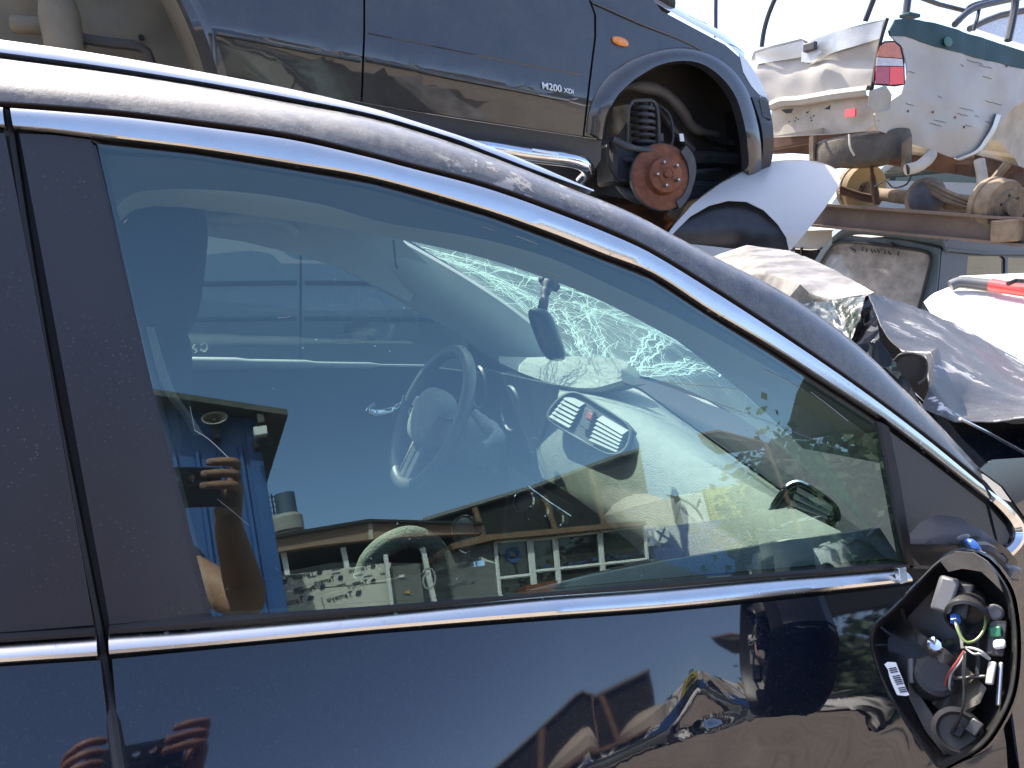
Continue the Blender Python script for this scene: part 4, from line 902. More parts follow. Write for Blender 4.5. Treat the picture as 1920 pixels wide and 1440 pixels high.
# ================================================================ car under it, seen through the far window
mat('olive_paint', (0.09, 0.10, 0.088), 0.35, 0, .7, dust=.35, dcol=(.26, .26, .22), dscale=4, var=.2)
oc = root('dark_estate_car', 'dark dusty car standing right behind the black car, seen through its far window', 'car', V((.6, 3.9, 0)))
def OC_(u, v, o=0.0): return WY(u, v, 3.15 + .00045*abs(v-600) + o)
sheet('rear_door', [(60,350),(562,350),(560,900),(60,900)], lambda u, v: OC_(u, v), 'olive_paint', oc, step=40, solid=.01)
od = sheet('front_door', [(567,350),(1030,350),(1050,900),(565,900)], lambda u, v: OC_(u, v), 'olive_paint', oc, step=40, solid=.01)
for v in (530, 597): tube('side_moulding', [OC_(330, v+3, -.004), OC_(556, v, -.004)], .010, 'gap_black', oc, 6); tube('side_moulding', [OC_(572, v, -.004), OC_(1000, v+4, -.004)], .010, 'gap_black', oc, 6)
box('door_handle', OC_(665,632,-.03), V((.085, .0, .0)), V((0, .018, 0)), V((0, 0, .020)), 'black_plastic', od, bevel=.012)
box('handle_recess', OC_(670,622,-.004), V((.05, 0, 0)), V((0, .006, 0)), V((0, 0, .04)), 'gap_black', od, bevel=.015)
ellipsoid('roof_side', V((.4, 4.1, 1.62)), V((1.7, 0, 0)), V((0, .75, 0)), V((0, 0, .10)), 'olive_paint', oc, e=.3)
sheet('door_gap', [(500,360),(640,360),(640,880),(500,880)], lambda u, v: WY(u, v, 3.28), 'gap_black', oc, step=80)
box('body_core', V((.6, 4.0, .9)), V((2.1, 0, 0)), V((0, .75, 0)), V((0, 0, .50)), 'olive_paint', oc, bevel=.05)
for x in (-.9, 1.9):
    for y in (3.35, 4.65): lathe('wheel', V((x, y, .3)), V((0, 1, 0)), [(.05, -.09), (.19, -.09), (.27, -.1), (.30, -.07), (.30, .07), (.27, .1), (.05, .09)], 'rubber', oc)
mat('chalk', (0.6, 0.62, 0.58), 0.8)
for pts in (((330,655),(336,648),(342,655),(336,664),(331,657)), ((352,645),(358,662)), ((366,648),(362,656),(370,660),(366,664)), ((376,650),(384,646),(390,654),(384,662),(376,658))):
    tube('chalk_stroke', [c2w(FAR(*p)+V((0, .022, 0))) for p in pts], .0016, 'chalk', car, 5, n=14)

# ================================================================ white pickup on the far stack
mat('pickup_white', (0.36, 0.335, 0.295), 0.45, 0, .25, dust=0.65, dcol=(0.33, 0.25, 0.16), dscale=1.8, var=.15, vscale=2, bump=.06, bscale=9, scuff=.5, scuffscale=10, sth=.64)
mat('pickup_dirty', (0.46, 0.41, 0.33), 0.7, dust=0.6, dcol=(0.30, 0.23, 0.15), dscale=4, var=.3, vscale=5)
mat('pickup_teal', (0.008, 0.040, 0.046), 0.55, 0, .0, dust=.07, dcol=(.3, .3, .27), dscale=6, spec=.25)
mat('silver_panel', (0.50, 0.51, 0.50), 0.38, 0.35, .3, dust=.3, dcol=(.45, .42, .36), dscale=5, bump=.25, bscale=14)
mat('red_lens', (0.42, 0.012, 0.02), 0.12, 0, 1, var=.35, vscale=30); mat('amber_lens', (0.55, 0.12, 0.02), 0.15, 0, 1, var=.3, vscale=30); mat('clear_lens', (0.55, 0.48, 0.45), 0.15, 0, 1, var=.3, vscale=40)
mat('earth_steel', (0.17, 0.12, 0.075), 0.85, dust=.6, dcol=(.30, .22, .14), dscale=9, var=.5, vscale=14, bump=.3, bscale=60)
mat('old_tyre', (0.07, 0.06, 0.05), 0.9, dust=.6, dcol=(.22, .18, .13), dscale=10, var=.4, vscale=12, bump=.5, bscale=70)
mat('rust_dark', (0.12, 0.055, 0.03), 0.85, var=.5, vscale=9, bump=.3, bscale=50, dust=.25, dcol=(.3, .24, .17))
mat('pipe_black', (0.03, 0.03, 0.035), 0.45, var=.4, vscale=10)
PD = 6.3; P0 = WP(1650, 130, PD)
az = rad(80); sdir = V((math.sin(az), math.cos(az), 0)); tdir = V((-sdir.y, sdir.x, 0)); nT = -sdir; nS = -tdir
pk = root('pickup_truck', 'battered white pickup with teal stripe and no rear wheels, raised on steel beams', 'pickup truck', V((P0.x+.8, P0.y+.8, P0.z-1.0)))
def TG(u, v, o=0.0): return WPL(u, v, P0 - nT*0 + nT*o, nT)
def SD(u, v, o=0.0): return WPL(u, v, P0 + nS*o, nS)
def dent(p, s=3.2, a=.03): return (noise.noise(p*s)*a + noise.noise(p*s*2.7)*a*.4)
def TGd(u, v, o=0.0): p = TG(u, v, o); return p + nT*(dent(p, 3.0, .028) - .02*math.exp(-((v-112)/14)**2))
def SDd(u, v, o=0.0):
    p = SD(u, v, o); return p + nS*(dent(p, 2.5, .03) - .10*max(0, (v-190)/120)**2*min(1, max(0, (1900-u)/200)) )
tg = sheet('tailgate', [(1405,108),(1412,96),(1500,72),(1512,78),(1560,60),(1640,40),(1662,36),(1648,80),(1640,130),(1636,168),(1560,176),(1480,190),(1420,200),(1404,170)], lambda u, v: TGd(u, v), 'pickup_white', pk, step=10, solid=.01)
sheet('tailgate_upper_skin', [(1414,100),(1500,76),(1508,82),(1500,106),(1412,121)], lambda u, v: TGd(u, v, .02), 'silver_panel', tg, step=10, solid=.006)
sheet('tailgate_upper_skin', [(1512,78),(1560,60),(1656,40),(1650,72),(1560,98),(1522,116),(1503,117)], lambda u, v: TGd(u, v, .02), 'silver_panel', tg, step=10, solid=.006)
hd = box('tailgate_handle', TG(1519,88,.05), tdir*.05, nT*.02, V((0, 0, .03)), 'dark_steel', tg, bevel=.008)
sheet('handle_recess', [(1503,96),(1515,84),(1535,86),(1540,98),(1520,116),(1502,116)], lambda u, v: TG(u, v, .035), 'silver_panel', tg, step=12)
band_a = [(1450,208),(1475,196),(1500,194),(1560,182),(1625,170)]; 
rows = []
for u, v in uvs([(1448,198),(1470,190),(1500,188),(1560,178),(1628,169)], 26):
    p = TGd(u, v, .03); rows.append([p + nT*x + V((0, 0, z)) for x, z in ((-.03, .035), (.02, .03), (.035, 0), (.02, -.035), (-.03, -.04))])
loft('rear_sill_lip', rows, 'pickup_white', pk)
sheet('rear_valance', [(1446,204),(1500,196),(1560,188),(1628,180),(1640,206),(1650,226),(1625,246),(1560,252),(1450,258)], lambda u, v: TGd(u, v, -.02), 'pickup_dirty', pk, step=12, solid=.008)
for pl in ([(1464,206),(1488,203),(1484,212),(1474,213)], [(1545,204),(1558,196),(1556,206)], [(1510,210),(1518,208),(1514,213)]): sheet('valance_hole', pl, lambda u, v: TG(u, v, .045), 'gap_black', pk, step=20)
for u, v in ((1493,221),(1497,224),(1491,227),(1521,221),(1526,217),(1522,226),(1480,228)): lathe('bolt_hole', TG(u, v, .045), nT, [(.006, 0), (.006, .004), (.0, .004)], 'gap_black', pk, 8)
rl = sheet('reflector', [(1584,205),(1603,203),(1603,218),(1584,220)], lambda u, v: TG(u, v, .07), 'red_lens', pk, step=20, solid=.02); rl.data.materials[0] = MATS['red_lens']
mat('red_reflector', (0.8, 0.06, 0.05), .25, 0, .6); rl.data.materials[0] = MATS['red_reflector']
# crushed bumper corner
crumple('bumper_corner', [(1628,172,P0.y),(1660,160,P0.y-.02),(1672,178,P0.y),(1670,205,P0.y),(1645,212,P0.y),(1626,200,P0.y)], [(0,1,2),(0,2,3),(0,3,4),(0,4,5)], 'pickup_white', 4, .03, 8, parent=pk, frame=lambda u, v, y: WPL(u, v, P0 + (nS+nT)*.04, (nS+nT).normalized()))
# side
sheet('bed_side', [(1668,66),(1700,66),(1760,88),(1850,112),(1920,128),(2150,180),(2150,240),(1990,170),(1935,185),(1900,200),(1868,240),(1850,275),(1815,298),(1790,292),(1720,268),(1690,255),(1650,244),(1640,215),(1655,200),(1690,176),(1700,140),(1697,90)], lambda u, v: SDd(u, v), 'pickup_white', pk, step=12, solid=.01)
sheet('bed_stripe', [(1665,58),(1680,36),(1700,34),(1740,40),(1850,72),(1920,96),(2150,170),(2150,184),(1920,129),(1850,113),(1760,89),(1700,67),(1668,67)], lambda u, v: SDd(u, v, .006), 'pickup_teal', pk, step=14, solid=.01)
mat('stain', (0.012, 0.09, 0.06), .5)
ellipsoid('stripe_patch', SD(1778,78,.03), sdir*.06, nS*.004, V((.0, 0, .035)), 'stain', pk)
# tail lamp: three lenses in a rounded housing, wrapped on the corner
def TL(u, v, o=0.0): return WPL(u, v, P0 + (nS*.75+nT*.66).normalized()*(.045+o), (nS*.75+nT*.66).normalized())
lo = [(1648,84),(1658,77),(1678,76),(1690,86),(1696,110),(1697,158),(1680,161),(1642,158),(1638,150),(1641,120)]
lampp = sheet('tail_lamp', lo, lambda u, v: TL(u, v, -.012), 'gap_black', pk, step=20, solid=.03)
sheet('amber_lens', [(1651,86),(1659,80),(1677,79),(1687,88),(1692,109),(1645,106)], lambda u, v: TL(u, v, .008), 'amber_lens', lampp, step=10, solid=.012)
sheet('clear_lens', [(1645,107.5),(1692,110.5),(1694,124),(1643,123)], lambda u, v: TL(u, v, .008), 'clear_lens', lampp, step=10, solid=.012)
sheet('red_lens', [(1643,124.5),(1668,125),(1667,158),(1642,156)], lambda u, v: TL(u, v, .008), 'red_lens', lampp, step=10, solid=.012)
sheet('stop_lens', [(1669,125),(1694,125.5),(1695,157),(1668,159)], lambda u, v: TL(u, v, .010), 'red_reflector', lampp, step=10, solid=.012)
tube('tailgate_seal', [TG(1664,34,.01), TG(1652,74,.02), TG(1642,120,.02), TG(1636,160,.02), TG(1634,172,.0)], .012, 'gap_black', pk, 8, n=18)
rv2 = random.Random(5)
for i in range(15):
    u, v = rv2.uniform(1700, 1860), rv2.uniform(105, 235); L_ = rv2.uniform(8, 30); pts = [SDd(u+L_*k/4, v+L_*k/4*.28+rv2.uniform(-1, 1), .004) for k in range(5)]
    tube('scratch', pts, .0016, 'dark_steel', pk, 5)
for u, v in ((1705,208),(1750,210),(1792,220),(1808,238),(1888,124)): lathe('bolt_hole', SDd(u, v, .004), nS, [(.009, 0), (.009, .004), (.0, .004)], 'rust_dark', pk, 8)
rows = [[SDd(u, v, -.03), SDd(u+3, v+1, .03), SDd(u+9, v+3, .03), SDd(u+11, v+4, -.05)] for u, v in uvs([(1800,296),(1828,282),(1848,255),(1864,222),(1868,212)], 20)]
loft('arch_lip', rows, 'silver_panel', pk)
# bed underside, chassis, axle
sheet('wheelhouse', [(1820,290),(1870,215),(1920,190),(2150,200),(2150,330),(1920,330),(1905,300),(1870,262),(1840,265)], lambda u, v: SD(u, v, -.25), 'pickup_dirty', pk, step=30)
sheet('bed_floor', [(1446,256),(1640,246),(1720,268),(1830,296),(2150,330),(1900,235),(1600,230)], lambda u, v: SD(u, v, -.45), 'pickup_dirty', pk, step=40)
def CH(u, v, d): return WP(u, v, PD + d)
sheet('bed_underside', [(1436,252),(1560,244),(1660,238),(1830,290),(1930,318),(1930,350),(1850,336),(1760,322),(1690,312),(1600,300),(1520,290),(1436,284)], lambda u, v: CH(u, v, 1.25 + .05*noise.noise(V((u*.05, v*.05, 0)))), 'rust_dark', pk, step=14, solid=.03)
tube('chassis_rail', [SD(1690,276,-.4), SD(1760,284,-.4), SD(1850,292,-.4), SD(2000,314,-.4)], .05, 'pickup_dirty', pk, 8, n=10)
box('cross_member', CH(1476,262,.5), tdir*.25, nT*.05, V((0, 0, .06)), 'rust_dark', pk, bevel=.01)
box('spare_hanger', CH(1524,278,.2), tdir*.02, nT*.02, V((0, 0, .09)), 'earth_steel', pk)
tc_ = CH(1612, 278, .35)
rows = []
for i in range(48):
    a = 2*math.pi*i/48; d = V((math.cos(a), math.sin(a), .10*math.cos(a)-.03)).normalized(); rows.append([tc_ + d*(.25 + r) + V((0, 0, z)) for r, z in ((-.06, -.11), (.04, -.115), (.085, -.09), (.10, -.04), (.10, .04), (.085, .09), (.03, .11), (-.06, .10))])
st = loft('spare_tyre', rows, 'old_tyre', pk, closed_u=True, closed_v=True)
lathe('spare_rim', tc_ + V((0, 0, -.03)), V((0.1, 0, 1)), [(.0, -.02), (.08, -.03), (.17, -.07), (.2, -.09), (.21, -.06), (.2, .05)], 'earth_steel', st, 28)
tube('tyre_cable', [CH(1592,252,-.02), CH(1594,276,-.05), CH(1602,292,-.05)], .008, 'pickup_dirty', pk, 6, n=8)
# exhaust
tube('exhaust', [CH(1700,318,-.05), CH(1722,312,.0), CH(1738,300,.08), (CH(1745,290,.2))], [.040, .040, .042, .042], 'pickup_dirty', pk, 14, n=14)
lathe('exhaust_bore', CH(1700,318,-.056), WP(1680,322,1)-WP(1722,312,1), [(.034, -.01), (.034, .002), (.0, .002)], 'gap_black', pk, 18)
box('exhaust_bracket', CH(1700,290,.05), V((.03, 0, .02)), V((0, .02, 0)), V((0, 0, .10)), 'earth_steel', pk)
# rear axle
a0, a1 = CH(1625,362,.85), CH(1878,388,-.05)
tube('axle_tube', [a0, lerp(a0, a1, .35), lerp(a0, a1, .6), lerp(a0, a1, .93)], [.05, .055, .06, .06], 'earth_steel', pk, 14, n=16)
dc = CH(1735,372,.22)
ellipsoid('differential', dc, V((.13, 0, .02)), V((0, .13, 0)), V((0, 0, .15)), 'earth_steel', pk, e=.9)
lathe('differential_cover', dc + V((-.09, -.08, 0)), V((-.7, -.65, 0)), [(.11, -.02), (.12, .0), (.10, .02), (.06, .035), (.0, .04)], 'dark_steel', pk, 24)
ax = (a1-a0).normalized()
def drum(c, nm, mm='earth_steel'):
    d = lathe(nm, c, ax, [(.0, -.07), (.17, -.07), (.185, -.06), (.187, -.02), (.178, -.012), (.176, .05), (.165, .075), (.11, .08), (.10, .10), (.055, .10), (.052, .13), (.0, .13)], mm, pk, 36)
    f1 = ax.orthogonal().normalized(); f2 = ax.cross(f1)
    for i in range(6): a = i*math.pi/3; lathe('stud_hole', c + (f1*math.cos(a)+f2*math.sin(a))*.078 + ax*.10, ax, [(.010, 0), (.010, .003), (.0, .003)], 'gap_black', d, 8)
drum(CH(1868,386,-.12), 'brake_drum'); drum(CH(1612,352,.95), 'brake_drum')
mat('backing_gold', (0.30, 0.21, 0.09), .7, dust=.4, dcol=(.35, .28, .17))
lathe('backing_plate', CH(1622,356,.86), ax, [(.0, 0), (.06, 0), (.08, .01), (.20, .012), (.21, -.01)], 'backing_gold', pk, 32)
for k, (v0, v1) in enumerate(((346, 372), (352, 378), (357, 381))):
    tube('leaf_spring', [CH(1574, v0+4, .6), CH(1612, (v0+v1)/2+4, .65), CH(1650, v1-2, .7)], .014, 'rust_dark', pk, 6, n=8)
for k in range(3):
    tube('leaf_spring', [CH(1735, 340+k*7, .1), CH(1790, 366+k*8, .0), CH(1830, 382+k*5, .0), CH(1870, 386+k*4, .0)], .018, 'earth_steel', pk, 6, n=12)
tube('damper', [CH(1634,312,.5), CH(1638,345,.5), CH(1644,384,.5)], [.014, .022, .03, .024], 'rust_dark', pk, 10, n=12)
tube('damper', [CH(1836,300,.15), CH(1842,340,.1), CH(1838,372,.05)], .035, 'pickup_dirty', pk, 10, n=8)
tube('bump_strut', [CH(1890,305,.0), CH(1868,332,.0), CH(1852,350,.0)], .028, 'earth_steel', pk, 8, n=8)
tube('brake_hose', [CH(1710,326,.1), CH(1700,345,.1), CH(1675,352,.2), CH(1660,340,.3), CH(1640,350,.4)], .007, 'wire_black', pk, 6, n=20)
# pipe rack on the bed
pr_ = .02
tube('rack_post', [TG(1342,70,-1.2), TG(1342,20,-1.2), TG(1343,-60,-1.2)], pr_, 'pipe_black', pk, 8)
tube('rack_post', [TG(1428,88,-.4), TG(1432,60,-.4), TG(1440,30,-.4), TG(1452,0,-.4), TG(1475,-50,-.4)], pr_, 'pipe_black', pk, 8, n=14)
tube('rack_post', [TG(1622,40,-.3), TG(1632,14,-.3), TG(1645,-20,-.3)], pr_, 'pipe_black', pk, 8)
tube('rack_post', [SD(1698,32,-.05), SD(1702,0,-.05), SD(1706,-60,-.05)], pr_*1.3, 'pipe_black', pk, 8)
box('rack_foot', SD(1706,30,-.03), sdir*.07, nS*.04, V((0, 0, .012)), 'pickup_teal', pk)
tube('rack_rail', [SD(1722,-6,-.6), SD(1760,8,-.6), SD(1808,20,-.6)], pr_, 'pipe_black', pk, 8)
tube('rack_hoop', [SD(1790,46,-.5), SD(1810,26,-.5), SD(1830,14,-.5), SD(1870,4,-.5), SD(1920,-6,-.5), SD(2000,-20,-.5)], pr_*1.4, 'pipe_black', pk, 10, n=20)
tube('rack_hoop', [SD(1800,40,-.9), SD(1815,14,-.9), SD(1860,0,-.9), SD(1930,-14,-.9)], pr_, 'pipe_black', pk, 8, n=16)
tube('rack_post', [SD(1826,56,-.5), SD(1832,36,-.5), SD(1836,16,-.5)], pr_*.8, 'pipe_black', pk, 8); tube('rack_post', [SD(1890,76,-.05), SD(1898,40,-.05), SD(1904,0,-.05), SD(1900,-50,-.05)], pr_*1.5, 'pipe_black', pk, 8, n=10)
sheet('cab_rear_window', [(1825,52),(1870,34),(2000,10),(2000,110),(1925,85)], lambda u, v: SD(u, v, -.75), 'clear_lens', pk, step=60, solid=.01)
tube('cab_roof_edge', [SD(1818,54,-.72), SD(1870,30,-.72), SD(2000,6,-.72)], .03, 'dark_steel', pk, 8, n=8)

# steel beams that carry the pickup
mat('beam_steel', (0.13, 0.085, 0.06), 0.8, var=.4, vscale=5, dust=.3, dcol=(.32, .27, .22), bump=.2, bscale=40)
def ibeam(name, label, p, q, h, wd):
    r = root(name, label, 'beam', (p+q)/2, group='steel beams of the rack')
    d = (q-p)/2; s = V((-d.y, d.x, 0)).normalized(); c = (p+q)/2
    box('web', c, d, s*.008, V((0, 0, h*.5)), 'beam_steel', r, bevel=0); box('flange', c + V((0, 0, h*.5)), d*1.001, s*wd, V((0, 0, .009)), 'beam_steel', r, bevel=0); box('flange', c - V((0, 0, h*.5)), d*1.001, s*wd, V((0, 0, .009)), 'beam_steel', r, bevel=0)
    return r
ibeam('steel_beam', 'rusty steel beam under the bare axle of the white pickup', CH(1520,402,.2), CH(1930,436,-.3), .16, .06)
ibeam('steel_beam', 'paler steel beam behind the silver wing, below the spare tyre', CH(1480,402,1.3), CH(1960,418,.8), .14, .06)
blk = root('wooden_block', 'worn wooden block wedged under the brake drum on the beam', 'block', CH(1895,432,-.25))
box('block_body', CH(1895,432,-.25), sdir*.10, nS*.08, V((0, 0, .07)), 'earth_steel', blk, bevel=.01)

# ================================================================ teal off-roader under the beams
mat('teal_paint', (0.012, 0.045, 0.085), 0.5, 0, .12, spec=.2, dust=.15, dcol=(.3, .3, .28), dscale=5)
mat('teal_dull', (0.035, 0.06, 0.075), 0.55, dust=.45, dcol=(.30, .30, .28), dscale=6)
glass('sunlit_dusty_glass', (0.55, 0.58, 0.58), 0.08, dust=0.55, dcol=(0.46, 0.43, 0.39), specks=.6)  # dust layer made heavier to lighten the pane as if the sun hit it
glass('plain_dark_glass', (0.08, 0.09, 0.09), 0.06, f5=.3, dust=0.07, dcol=(0.36, 0.36, 0.38), specks=.3)
P1 = WP(1762, 480, 6.4)
az2 = rad(72); s2 = V((math.sin(az2), math.cos(az2), 0)); t2 = V((-s2.y, s2.x, 0)); nT2, nS2 = -s2, -t2
of = root('teal_offroader', 'dark teal off-road car with rear window pale with dust and painted sunlight, standing under the steel beams', 'car', V((P1.x+.5, P1.y+.6, 0)))
def RT_(u, v, o=0.0): return WPL(u, v, P1 + nT2*o, (nT2 + V((0, 0, .16))).normalized())
def RS_(u, v, o=0.0): return WPL(u, v, P1 + nS2*o, nS2)
rr2 = sheet('rear_door', [(1520,500),(1540,468),(1562,444),(1580,440),(1700,452),(1762,466),(1758,520),(1748,600),(1500,620)], lambda u, v: RT_(u, v), 'teal_dull', of, step=30, solid=.02,
    holes=[[(1534,500),(1552,470),(1568,456),(1600,454),(1700,466),(1740,474),(1746,484),(1738,520),(1722,580),(1520,590)]])
wn_ = sheet('rear_window', [(1530,500),(1550,468),(1566,453),(1600,451),(1700,463),(1743,472),(1749,484),(1741,520),(1725,590),(1515,600)], lambda u, v: RT_(u, v, -.015), 'sunlit_dusty_glass', of, step=60)
tube('window_seal', [RT_(u, v, .012) for u, v in uvs([(1534,500),(1552,470),(1568,456),(1600,454),(1700,466),(1740,474),(1746,484),(1738,520),(1722,580)], 40)], .012, 'rubber', rr2, 6)
rvt = random.Random(9)
for i, (u, v) in enumerate(((1597,466),(1602,470),(1618,467),(1624,470),(1634,471),(1640,470),(1646,471),(1660,473),(1668,474),(1684,476))):
    tube('marker_stroke', [RT_(u+rvt.uniform(-2, 2), v-4+rvt.uniform(-1, 1), .004), RT_(u+rvt.uniform(-3, 3), v, .004), RT_(u+rvt.uniform(-1, 3), v+3, .004)], .006, 'ink', wn_, 5)
lathe('washer_nozzle', RT_(1673,458,.01), nT2, [(.018, 0), (.018, .02), (.0, .025)], 'gap_black', rr2, 10)
rows = []
for u, v in uvs([(1560,446),(1580,430),(1610,424),(1660,428),(1720,436),(1766,446),(1775,466)], 30):
    p = RT_(u, v, .04); rows.append([RT_(u, v+16, .0), p + V((0, 0, -.03)), p, RT_(u, v-8, -.10), RT_(u, v-12, -.5), RT_(u, v-10, -2.)])
loft('roof_skin', rows, 'teal_dull', of)
sheet('body_side', [(1766,470),(1775,450),(1830,452),(1920,456),(2200,470),(2200,900),(1750,900),(1755,600)], lambda u, v: RS_(u, v), 'teal_paint', of, step=40, solid=.02, holes=[[(1815,480),(1880,480),(1885,486),(1884,570),(1808,570)], [(1890,482),(2100,490),(2100,580),(1888,575)]])
sheet('side_window', [(1812,478),(1884,478),(1886,575),(1805,575)], lambda u, v: RS_(u, v, -.015), 'plain_dark_glass', of, step=60); sheet('side_window', [(1888,480),(2104,488),(2104,585),(1886,578)], lambda u, v: RS_(u, v, -.015), 'plain_dark_glass', of, step=60)
tube('gutter', [RS_(1772,468,.02), RS_(1800,474,.02), RS_(1920,476,.02), RS_(2150,484,.02)], .014, 'teal_dull', of, 6, n=10)
sheet('lower_rear', [(1490,600),(1760,600),(1755,950),(1470,950)], lambda u, v: RT_(u, v, .01), 'teal_dull', of, step=60, solid=.02)
cab = box('cabin_trim', P1 + s2*.9 + t2*.75 + V((0, 0, -.35)), s2*.02, t2*.6, V((0, 0, .5)), 'dark_trim', of)
for du in (.35, 1.9):
    for dt in (.1, 1.35): lathe('wheel', V((P1.x, P1.y, .36)) + s2*du + t2*dt, t2, [(.06, -.11), (.22, -.11), (.33, -.12), (.36, -.08), (.36, .08), (.33, .12), (.06, .11)], 'rubber', of)
box('chassis', V((P1.x, P1.y, .55)) + s2*1.3 + t2*.7, s2*1.4, t2*.5, V((0, 0, .10)), 'dark_steel', of)

# ================================================================ silver front wing of a scrapped car
mat('silver_paint', (0.50, 0.475, 0.44), 0.36, 0.3, .3, dust=.4, dcol=(.55, .50, .44), dscale=6, bump=.08, bscale=10)
sv_ = root('silver_car', 'silver scrapped car with black wheel arch liner, behind the cracked windscreen', 'car', V((3.0, 3.6, 0)))
ND = V((-.46, -.88, 0)).normalized(); PS = WP(1420, 390, 4.3)
def SW(u, v, o=0.0):
    b = .42*max(0, (440-v)/130)**1.7 if v < 440 else 0.0
    return WPL(u, v, PS - ND*(b - o), ND)
aro = [(1250,452),(1268,432),(1295,405),(1330,385),(1365,376),(1400,378),(1432,394),(1458,420),(1474,445),(1480,470)]
sheet('front_wing', [(1250,452),(1268,432),(1295,405),(1330,385),(1365,376),(1400,378),(1432,394),(1458,420),(1474,445),(1480,472),(1492,458),(1520,425),(1545,392),(1568,358),(1576,340),(1572,322),(1550,310),(1510,302),(1450,304),(1400,318),(1350,345),(1300,382),(1262,425),(1244,448)], lambda u, v: SW(u, v), 'silver_paint', sv_, step=10, solid=.004)
loft('wing_top_return', [[SW(u, v), SW(u, v-2, -.12), SW(u, v+6, -.5)] for u, v in uvs([(1262,425),(1300,382),(1350,345),(1400,318),(1450,304),(1510,302),(1550,310),(1572,322)], 24)], 'silver_paint', sv_)
rows = []
for f in (0, .15, .4, .7, .9, 1.0):
    rows.append([SW(lerp(u, 1385, f), lerp(v, 470, f), -.05 + .02*math.sin(f*2.2) - .10*f) for u, v in uvs(aro, 30)])
loft('arch_liner', rows, 'black_plastic', sv_)
sheet('front_side', [(900,430),(1244,452),(1480,478),(1490,470),(1520,640),(1500,800),(900,800)], lambda u, v: SW(u, max(v, 440), -.06), 'silver_paint', sv_, step=50, solid=.01)
for x, y in ((2.2, 4.6), (3.6, 3.9)): lathe('wheel', V((x, y, .31)), ND, [(.05, -.09), (.19, -.09), (.28, -.1), (.31, -.07), (.31, .07), (.28, .1), (.05, .09)], 'rubber', sv_)
box('engine_block', V((2.75, 4.4, .75)), V((.3, -.1, 0)), V((.1, .3, 0)), V((0, 0, .35)), 'rust_dark', sv_, bevel=.04)
# rusty parts heap between the SUV and the black roof
rvh = random.Random(21)
for i in range(8):
    u, v = rvh.uniform(1225, 1330), rvh.uniform(372, 440); c = WP(u, v, 4.9 + rvh.uniform(0, .4)); s_ = rvh.uniform(.06, .12)
    q = Quaternion((rvh.random(), rvh.random(), rvh.random(), rvh.random())).normalized()
    m_ = ('rust', 'earth_steel', 'rust_dark', 'pickup_dirty')[i % 4]
    lab_ = [['rusty brown ', 'dusty tan ', 'dark rusted ', 'pale dirty '][k_] + ('casting block', 'bent pipe')[i//4] for k_ in range(4)][('rust', 'earth_steel', 'rust_dark', 'pickup_dirty').index(m_)]
    if i < 4: o = box('engine_part', c, q @ V((s_, 0, 0)), q @ V((0, s_*.6, 0)), q @ V((0, 0, s_*.5)), m_, None, bevel=.012)
    else: o = tube('engine_part', [c - q @ V((s_, 0, 0)), c, c + q @ V((s_*.6, s_*.8, 0))], s_*.3, m_, None, 10)
    o['label'] = lab_ + ' in the scrap heap below the brake disc'; o['category'] = 'engine part'; o['group'] = 'engine parts in the heap below the brake disc'
# pale blue car far behind the axle
mat('pale_blue', (0.30, 0.36, 0.42), .4, 0, .4, dust=.3, dcol=(.4, .38, .34), dscale=4)
pbc = root('pale_blue_car', 'pale blue car far behind the bare axle of the white pickup', 'car', WP(1760, 380, 9.0)*1.0 + V((0, 0, -WP(1760, 380, 9.0).z)))
def PB(u, v, o=0.0): return WPL(u, v, WP(1760, 380, 9.0) + V((.6, .8, 0))*o, V((-.6, -.8, 0)))
sheet('body_side', [(1580,352),(1640,338),(1900,345),(2000,360),(2000,428),(1560,424),(1560,380)], lambda u, v: PB(u, v, .03*math.sin(v*.05)), 'pale_blue', pbc, step=30, solid=.02)
sheet('side_glass', [(1640,322),(1690,300),(1860,302),(1900,345),(1640,339)], lambda u, v: PB(u, v, .1), 'plain_dark_glass', pbc, step=30, solid=.01)
tube('roof_rail', [PB(1630,338), PB(1685,298), PB(1860,300), PB(1905,345)], .05, 'pale_blue', pbc, 8, n=20)
bale = root('scrap_bale', 'crushed brown bale of scrap metal below the brake disc', 'scrap', WP(1230, 420, 5.4) - V((0, 0, WP(1230, 420, 5.4).z)))
sheet('bale_body', [(1090,372),(1180,366),(1300,372),(1400,385),(1420,520),(1090,520)], lambda u, v: WP(u, v, 5.4 + .22*noise.noise(V((u*.035, v*.05, 1))) + .10*noise.noise(V((u*.11, v*.12, 4)))), 'rust_dark', bale, step=9, solid=.25, off=1.0)
# white van between wing and off-roader
mat('van_white', (0.60, 0.58, 0.53), .4, 0, .3, dust=.4, dcol=(.42, .37, .28), dscale=4)
vn = root('white_van', 'dirty white van squeezed between the silver wing and the teal off-roader', 'van', V((5.0, 6.0, 0)))
PV = WP(1530, 440, 7.6); nV = V((-.75, -.66, 0)).normalized()
def VN(u, v, o=0.0): return WPL(u, v, PV + nV*o, nV)
sheet('body_side', [(1440,430),(1520,432),(1600,430),(1600,462),(1520,468),(1440,462)], lambda u, v: VN(u, v), 'van_white', vn, step=30, solid=.02)
sheet('window_band', [(1440,464),(1520,469),(1600,463),(1600,560),(1440,560)], lambda u, v: VN(u, v, -.02), 'plain_dark_glass', vn, step=40, solid=.01)
for u in (1488, 1503, 1540): tube('window_post', [VN(u, 464, .01), VN(u-1, 560, .01)], .014, 'rubber', vn, 6)
sheet('lower_body', [(1400,560),(1640,560),(1640,800),(1400,800)], lambda u, v: VN(u, v), 'van_white', vn, step=60, solid=.02)
sheet('roof', [(1440,430),(1520,432),(1600,430),(1620,424),(1430,424)], lambda u, v: VN(u, v, -.1 - (430-v)*.2), 'van_white', vn, step=40)
